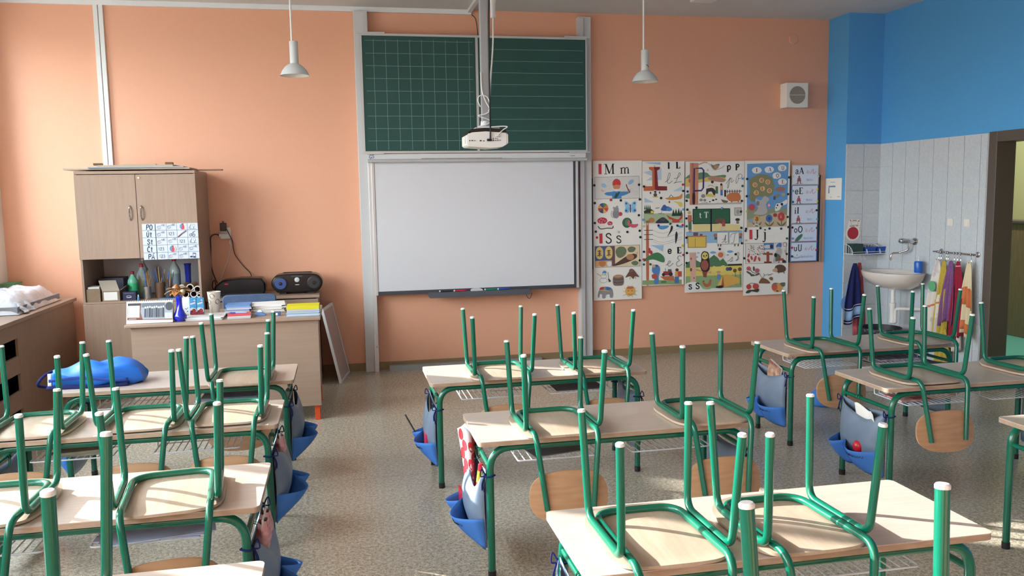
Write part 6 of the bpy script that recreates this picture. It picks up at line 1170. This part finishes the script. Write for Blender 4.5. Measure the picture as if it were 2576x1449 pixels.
magnets([(52, 346, 'n'), (41, 441, 'k'), (47, 533, 'k'), (140, 514, 'k'), (402, 523, 'b'), (622, 222, 'b'), (620, 298, 'g'), (611, 452, 'k'), (600, 563, 'k'), (37, 624, 'k'), (37, 705, 'g'), (603, 732, 'k'), (35, 825, 'k'), (607, 892, 'k'), (375, 949, 'k'), (37, 984, 'k'), (540, 1006, 'k'), (33, 1089, 'k')], ((35, 38), (645, 42), (12, 1403), (612, 1388)), 3.477, 4.132, 0.637, 1.993, 'poster with letter P', YP-0.0025)
magnets([(86, 217, 'k'), (532, 204, 'k'), (81, 395, 'k'), (521, 378, 'k'), (82, 552, 'y'), (516, 616, 'k'), (73, 735, 'k'), (225, 730, 'k'), (321, 735, 'k'), (446, 738, 'n'), (523, 722, 'k'), (67, 757, 'k'), (67, 856, 'c'), (508, 842, 'g'), (505, 1006, 'k'), (51, 1043, 'k')], ((65, 30), (545, 28), (40, 1440), (515, 1430)), 4.137, 4.652, 0.579, 1.995, 'poster with the vowel tree', YP-0.0025)
magnets([(565, 195, 'c'), (835, 195, 'c'), (567, 348, 'b'), (823, 330, 'y'), (565, 463, 'g'), (822, 455, 'y'), (816, 550, 'k'), (820, 643, 'b'), (557, 733, 'k'), (818, 735, 'g'), (560, 850, 'b'), (552, 948, 'r'), (811, 969, 'r'), (552, 1040, 'n')], ((560, 75), (845, 75), (535, 1100), (815, 1085)), 4.677, 4.988, 0.921, 1.948, 'narrow column of letter cards', YF-0.035)
_byl = {}
for o in [x for x in COL.objects if x.name.startswith('round_magnet')]: _byl.setdefault(o['label'], []).append(o)
for lab, os_ in _byl.items():
    if len(os_) > 1:
        os_.sort(key=lambda q: -q.location.z)
        for q, w in zip(os_, ('upper one', 'lower one') if len(os_) == 2 else ('highest one', 'second one', 'third one', 'lowest one')): q['label'] = w + ', ' + lab
# ---- notice on the pilaster side
t = thing('paper_notice', 'white notice with a blue corner drawing on the side of the blue pilaster', 'notice', (5.0885, 8.0, 1.575))
MB().box(-0.0015, 0, -0.145, 0.15, 0, 0.225).build('sheet', M_PAPER, t, 0)
A = Art((-0.0015, 0.15, 0), (0, -0.295, 0), (0, 0, 0.225), (-1, 0, 0)); A.line([(0.22, 0.3), (0.22, 0.62), (0.62, 0.62)], 0.075, '#5f86b8'); A.line([(0.3, 0.82), (0.6, 0.82)], 0.025, '#9aa8b8'); A.line([(0.3, 0.12), (0.4, 0.12)], 0.03, '#9aa8b8'); A.line([(0.75, 0.14), (0.92, 0.14)], 0.03, '#9aa8b8'); A.done(t)
# ------------------------------------------------------------------ washbasin corner
M_CER = mat('white_ceramic', '#ddd6d0', 0.15, spec=0.6, coat=0.4)
YS = 7.25
ws = thing('washbasin', 'oval white wall washbasin with a white waste pipe on the tiled wall', 'washbasin', (XR-0.012, YS, 0.0))
def basin(sc, zz, dx=0.0):
    out = []
    for k in range(36):
        a = 2*math.pi*k/36; c, s = math.cos(a), math.sin(a); x = -0.225+0.225*c*sc; y = 0.35*s*sc
        if c > 0: x = -0.225+0.225*min(1.0, abs(c)**0.55)*sc
        out.append((min(-0.001, x+dx), y, zz))
    return out
rings = [basin(0.30, 0.705, 0.06), basin(0.55, 0.715, 0.04), basin(0.80, 0.755, 0.02), basin(0.95, 0.815), basin(1.0, 0.865), basin(1.0, 0.872), basin(0.93, 0.876), basin(0.86, 0.862), basin(0.74, 0.80), basin(0.45, 0.76), basin(0.08, 0.752)]
MB().loft(rings).build('basin', M_CER, ws, 50)
MB().lathe([(0.024, 0.0), (0.024, 0.008), (0.008, 0.009)], 16, (-0.2, 0, 0.753)).build('drain', M_CHROME, ws)
pipe = MB(); pipe.lathe([(0.032, 0.69), (0.034, 0.705), (0.02, 0.72)], 18, (-0.19, 0.0, 0)); pipe.tube([(-0.19, 0, 0.70), (-0.19, 0, 0.55)], 0.02, 14)
pipe.build('waste_pipe', M_CAP, ws)
MB().lathe([(0.022, 0.36), (0.030, 0.365), (0.030, 0.39), (0.027, 0.40), (0.027, 0.52), (0.031, 0.53), (0.031, 0.56), (0.022, 0.565)], 18, (-0.19, 0.0, 0)).build('bottle_trap', M_CAP, ws)
MB().tube(fillet([(-0.19, -0.045, 0.375), (-0.19, -0.045, 0.50), (-0.19, -0.09, 0.515), (0.01, -0.2, 0.515)], 0.03, 5), 0.016, 12).build('outlet_pipe', M_CAP, ws)
MB().tube(fillet([(-0.19, 0.0, 0.372), (-0.19, -0.045, 0.372), (-0.19, -0.045, 0.42)], 0.02, 4), 0.017, 12).build('trap_bend', M_CAP, ws)
tp = thing('wall_tap', 'chrome wall mixer tap with a long swivel spout above the washbasin', 'tap', (XR-0.012, 7.20, 1.165))
RY = Matrix.Rotation(math.radians(90), 3, 'Y')
MB().lathe([(0.035, -0.006), (0.035, 0.0)], 20, (-0.006, 0, 0), RY).build('rosette', M_CHROME, tp)
MB().tube([(0, 0, 0), (-0.07, 0, 0)], 0.018, 14).build('body', M_CHROME, tp)
MB().tube([(-0.05, 0.0, 0.0), (-0.055, 0.1, 0.0)], 0.020, 14).build('mixer_body', M_CHROME, tp)
MB().lathe([(0.02, 0), (0.028, 0.01), (0.028, 0.045), (0.018, 0.05)], 16, (-0.055, 0.10, 0), Matrix.Rotation(math.radians(-90), 3, 'X')).build('knob', M_CHROME, tp)
MB().tube(fillet([(-0.055, 0.02, 0), (-0.055, 0.02, -0.08), (-0.10, 0.10, -0.115), (-0.17, 0.13, -0.12), (-0.17, 0.13, -0.19)], 0.035, 6), 0.0105, 12).build('spout', M_CHROME, tp)
sp_ = thing('soap_dispenser', 'blue soap dispenser with a white pump on the washbasin rim', 'soap dispenser', (XR-0.09, 7.04, 0.876)); MB().lathe([(0.036, 0), (0.038, 0.01), (0.041, 0.095), (0.036, 0.108), (0.015, 0.112)], 20).build('bottle', mat('blue_plastic', '#1c63c2', 0.3), sp_, 50)
MB().lathe([(0.012, 0.11), (0.012, 0.125), (0.005, 0.127), (0.005, 0.15)], 12).build('pump', M_CAP, sp_); MB().box(-0.008, 0.03, -0.006, 0.006, 0.148, 0.156).build('nozzle', M_CAP, sp_, 0, 0.002)
for k, (y, lab) in enumerate(((6.73, 'left cream square light switch on the tiles above the towel rail'), (6.52, 'right cream square light switch on the tiles above the towel rail'))):
    t = thing('light_switch', lab, 'switch', (XR-0.011, y, 1.33), group='light switches'); MB().box(-0.01, 0, -0.034, 0.034, 0, 0.07).build('plate', M_PLW, t, 0, 0.003); MB().box(-0.014, -0.01, -0.024, 0.024, 0.01, 0.06).build('rocker', M_PLW, t, 0, 0.002)
# towel rail and towels
tr_ = thing('towel_rail', 'chrome hook rail with hanging towels beside the doorway', 'towel rail', (XR-0.011, 6.66, 1.07))
for y in (-0.29, 0.17): MB().lathe([(0.026, 0), (0.026, 0.008), (0.012, 0.012), (0.012, 0.05)], 18, (0, y, 0.02), Matrix.Rotation(math.radians(-90), 3, 'Y')).build('bracket', M_CHROME, tr_)
MB().tube([(-0.05, -0.30, 0.02), (-0.05, 0.22, 0.02)], 0.008, 10).build('bar', M_CHROME, tr_)
HK = [0.14, 0.11, 0.04, 0.02, -0.06, -0.10, -0.14, -0.27]
for y in HK: MB().tube(crs([(-0.05, y, 0.032), (-0.062, y, 0.02), (-0.052, y, 0.0), (-0.052, y, -0.045), (-0.066, y, -0.062), (-0.08, y, -0.045)], 4), 0.0035, 6).build('hook', M_CHROME, tr_)
def towel(label, x, y, z, w, h, m, seed, axis='y', folds=3, lean=0.0, trim=None, d=0.05):
    """cloth hanging from a hook, gathered at the top"""
    t = thing('hanging_towel', label, 'towel', (x, y, z), group='towels by the washbasin'); ph = seed*1.7
    def f(a, b):
        s = 2*a-1; ww = (0.018+(w/2-0.018)*min(1, b*1.5)**0.7); u = s*ww+lean*b; dep = d*(0.25+0.75*b)*0.5*math.cos(folds*math.pi*s+ph)*min(1, b*2.5+0.15)
        zz = -h*b*(1-0.06*math.cos(2.3*s+ph))+0.0
        return (dep-0.02, u, zz) if axis == 'y' else (u, dep-0.02, zz)
    o = MB().grid(25, 15, f).build('cloth', m, t, 70, solid=0.004)
    if trim:
        for (b0, b1, mm) in trim: MB().grid(25, 3, lambda a, b: Vector(f(a, b0+(b1-b0)*b))+(Vector((-0.0035, 0, 0)) if axis == 'y' else Vector((0, -0.0035, 0)))).build('stripe', mm, o, 70, solid=0.003)
    return t
M_PRT = mat('printed_towel', '#e0d9d2', 0.9, col2='#c9bfc0', scale=14, lo=0.55, hi=0.62)
xw = XR-0.063
towel('white patterned towel with a green spot, leftmost on the hook rail', xw, 6.79, 1.02, 0.24, 0.74, M_PRT, 1, lean=0.05, trim=[(0.56, 0.585, mat('orange_stripe', '#d9825a', 0.9))], d=0.06)
t = [o for o in bpy.data.objects if o.get('label', '').startswith('white patterned towel')][0]
MB().add([(-0.055, 0.02+0.05*math.cos(q*math.pi/6), -0.25+0.05*math.sin(q*math.pi/6)) for q in range(12)], [tuple(range(12))]).build('green_spot', mat('spot_green', '#5fae7c', 0.9), t, 0, solid=0.002)
towel('yellow towel second from the left on the hook rail', xw-0.005, 6.70, 1.02, 0.17, 0.76, mat('yellow_terry', '#c2ac4a', 0.95, col2='#b39c3e', scale=60), 2, lean=0.045)
towel('blue checked towel half hidden behind the purple one', xw+0.015, 6.66, 1.00, 0.11, 0.42, mat('blue_check', '#7f8cb4', 0.9, col2='#a8b0cc', scale=30), 3)
towel('purple towel in the middle of the hook rail', xw-0.012, 6.60, 1.02, 0.17, 0.58, mat('purple_terry', '#84598c', 0.95, col2='#7a4f82', scale=60), 4, lean=0.035)
towel('crimson towel on the hook rail beside the purple one', xw-0.004, 6.52, 1.02, 0.17, 0.70, mat('crimson_terry', '#9c1f3c', 0.95, col2='#8f1a36', scale=60), 5, trim=[(0.05, 0.065, mat('pink_edge', '#d8a0a8', 0.9))])
towel('white cloth hanging lowest between purple and crimson towels', xw+0.012, 6.56, 0.62, 0.16, 0.40, mat('white_cloth', '#d9d4cc', 0.95), 6)
towel('cream and orange towel next to the door frame', xw, 6.39, 1.03, 0.17, 0.68, mat('cream_terry', '#ddd0ae', 0.95), 7, trim=[(0.35, 0.6, mat('orange_terry', '#d07a4c', 0.95)), (0.82, 0.95, mat('orange_terry', '#d07a4c'))], lean=0.02)
towel('dull yellow cloth hanging low under the desk edge beside the tiles', xw, 6.68, 0.40, 0.18, 0.36, mat('yellow_terry', '#c2ac4a'), 8)
# wire shelf on the pilaster
sh = thing('wire_shelf', 'white wire shelf with three compartments on the tiled pilaster', 'shelf', (5.29, 7.785, 1.02))
b = MB(); r = 0.0025
def shf(u, v, w): return (u, v, w)
b.tube([(-0.20, 0, 0.0), (-0.20, -0.15, 0.0), (0.27, -0.15, 0.0), (0.27, 0, 0.0), (-0.20, 0, 0.0)], r*1.4, 6); b.tube([(-0.20, 0, 0.1), (0.27, 0, 0.1)], r*1.4, 6)
for k in range(20): u = -0.20+0.47*k/19; b.tube([(u, 0, 0.1), (u, 0, 0.0), (u, -0.15, 0.0)], r, 5)
b.tube([(-0.20, -0.15, 0.022), (0.27, -0.15, 0.022)], r, 5)
for u in (-0.20, -0.03, 0.12, 0.27):
    arc = [(u, -0.15*math.sin(q*math.pi/12), 0.1*math.cos(q*math.pi/12)) for q in range(7)]; b.tube(arc, r*1.3, 6)
    for q in range(1, 6): b.tube([(u, arc[q][1], arc[q][2]), (u, arc[q][1], 0)], r, 5)
for u in (-0.10, -0.06, 0.2): b.tube(crs([(u, -0.13, 0.0), (u, -0.135, -0.04), (u, -0.15, -0.055), (u, -0.16, -0.035)], 4), r, 5)
b.build('wire_frame', M_WIRE, sh)
t = thing('dark_green_box', 'dark green box in the left compartment of the wire shelf', 'box', (5.165, 7.71, 1.0245)); MB().box(-0.055, 0.055, -0.06, 0.06, 0, 0.10).build('body', mat('dark_green_card', '#1d3a34', 0.5), t, 0, 0.002); MB().box(-0.05, 0.05, -0.0605, -0.06, 0.01, 0.09).build('front_label', mat('dark_green_card2', '#22443d', 0.5), t, 0)
for k, (x, w, lab) in enumerate(((5.305, 0.06, 'small blue basket with pens in the middle of the wire shelf'), (5.45, 0.06, 'blue plastic tray in the right compartment of the wire shelf'))):
    t = thing('blue_basket', lab, 'basket', (x, 7.71, 1.0245)); m = mat('royal_blue_plastic', '#1d4fa8', 0.35)
    MB().loft([[(sx_*(w+dw), sy*(0.055+dw), z) for sx_, sy in ((-1, -1), (1, -1), (1, 1), (-1, 1))] for dw, z in ((-0.008, 0), (0.004, 0.06), (0.0015, 0.06), (-0.010, 0.004))], True, True).build('tray', m, t, 0)
    MB().box(-w-0.006, w+0.006, -0.062, -0.057, 0.056, 0.066).build('rim', m, t, 0)
    if k == 0:
        for q in range(3): MB().tube([(-0.03+0.025*q, 0.0, 0.008), (-0.045+0.03*q, -0.02, 0.085)], 0.004, 6).build('pen', mat('pen_y%d' % q, ['#d9b03c', '#2a4a9a', '#3a3a40'][q], 0.4), t)
# stop paddle card
t = thing('stop_disc_card', 'white hanging card with a big red disc above the wire shelf', 'card', (5.185, 7.7865, 1.155))
MB().prism([(-0.052+0*q, 0) for q in range(0)]+[(0.083*math.cos(a), 0.075+0.083*math.sin(a)) for a in [math.radians(d) for d in range(150, 391, 15)]]+[(0.088, 0.2), (0.06, 0.215), (-0.03, 0.215), (-0.05, 0.2)], lambda u, v, q: (u, q, v), -0.002, 0).build('card', M_PLW, t, 0)
A = Art((-0.1, -0.002, 0), (0.2, 0, 0), (0, 0, 0.23), (0, -1, 0)); A.P = lambda x, y, A=A: Vector((x, -0.0023-A.k*3e-5, y)); A.ell(0, 0.075, 0.064, 0.064, '#b81c34', 26); A.frame(-0.025, 0.16, 0.055, 0.195, 0.004, '#a8a49a'); A.line([(-0.01, 0.206), (0.04, 0.206)], 0.006, '#55534c'); A.ell(-0.03, 0.205, 0.006, 0.006, '#3a3835'); A.ell(0.065, 0.198, 0.006, 0.006, '#3a3835'); A.line([(-0.04, 0.148), (0.02, 0.148)], 0.007, '#6a675c'); A.line([(0.03, 0.15), (0.06, 0.15)], 0.007, '#6a675c'); A.done(t)
M_STR = mat('white_blue_trim', '#8fb0d8', 0.9)
towel('navy towel with a pale blue border under the wire shelf', 5.12, 7.655, 0.93, 0.19, 0.60, mat('navy_terry', '#1d2762', 0.95, col2='#19225a', scale=60), 2.6, 'x', 2, -0.02, [(0.78, 0.93, M_STR), (0.74, 0.75, M_CAP), (0.96, 0.97, M_CAP)], 0.04)
towel('red striped towel hanging half behind the navy towel', 5.20, 7.70, 0.93, 0.15, 0.78, mat('red_stripe_terry', '#b85a60', 0.95, col2='#8f3a40', scale=9, stretch=(10, 1, 1)), 4.1, 'x', 2, 0.03, None, 0.04)
t = thing('blue_dust_pan', 'pale blue round plastic pan hanging behind the navy towel', 'pan', (5.14, 7.782, 0.50)); MB().lathe([(0.001, 0), (0.075, 0), (0.085, 0.012), (0.08, 0.014), (0.001, 0.006)], 24, (0, 0, 0), RX).build('disc', mat('pale_blue_plastic2', '#7fa8e0', 0.4), t, 40); MB().box(-0.012, 0.012, -0.012, -0.002, 0.07, 0.2).build('handle', mat('pale_blue_plastic2', '#7fa8e0'), t, 0, 0.003)
# waste bin
wbn = thing('waste_bin', 'black patterned waste bin on the floor under the washbasin', 'bin', (5.12, 7.20, 0.0))
MB().lathe([(0.15, 0), (0.19, 0.30), (0.196, 0.31), (0.196, 0.335), (0.190, 0.335), (0.145, 0.005)], 30, closed_ends=False).lathe([(0.001, 0.004), (0.15, 0.004)], 30, closed_ends=False).build('bucket', mat('black_bin', '#1f2024', 0.5), wbn, 40)
MB().lathe([(0.1925, 0.29), (0.1972, 0.31), (0.199, 0.312), (0.199, 0.336), (0.194, 0.338)], 30, closed_ends=False).build('rim_band', mat('black_bin_pattern', '#2a2b30', 0.5, col2='#6a6b72', scale=40, lo=0.55, hi=0.6), wbn, 40)
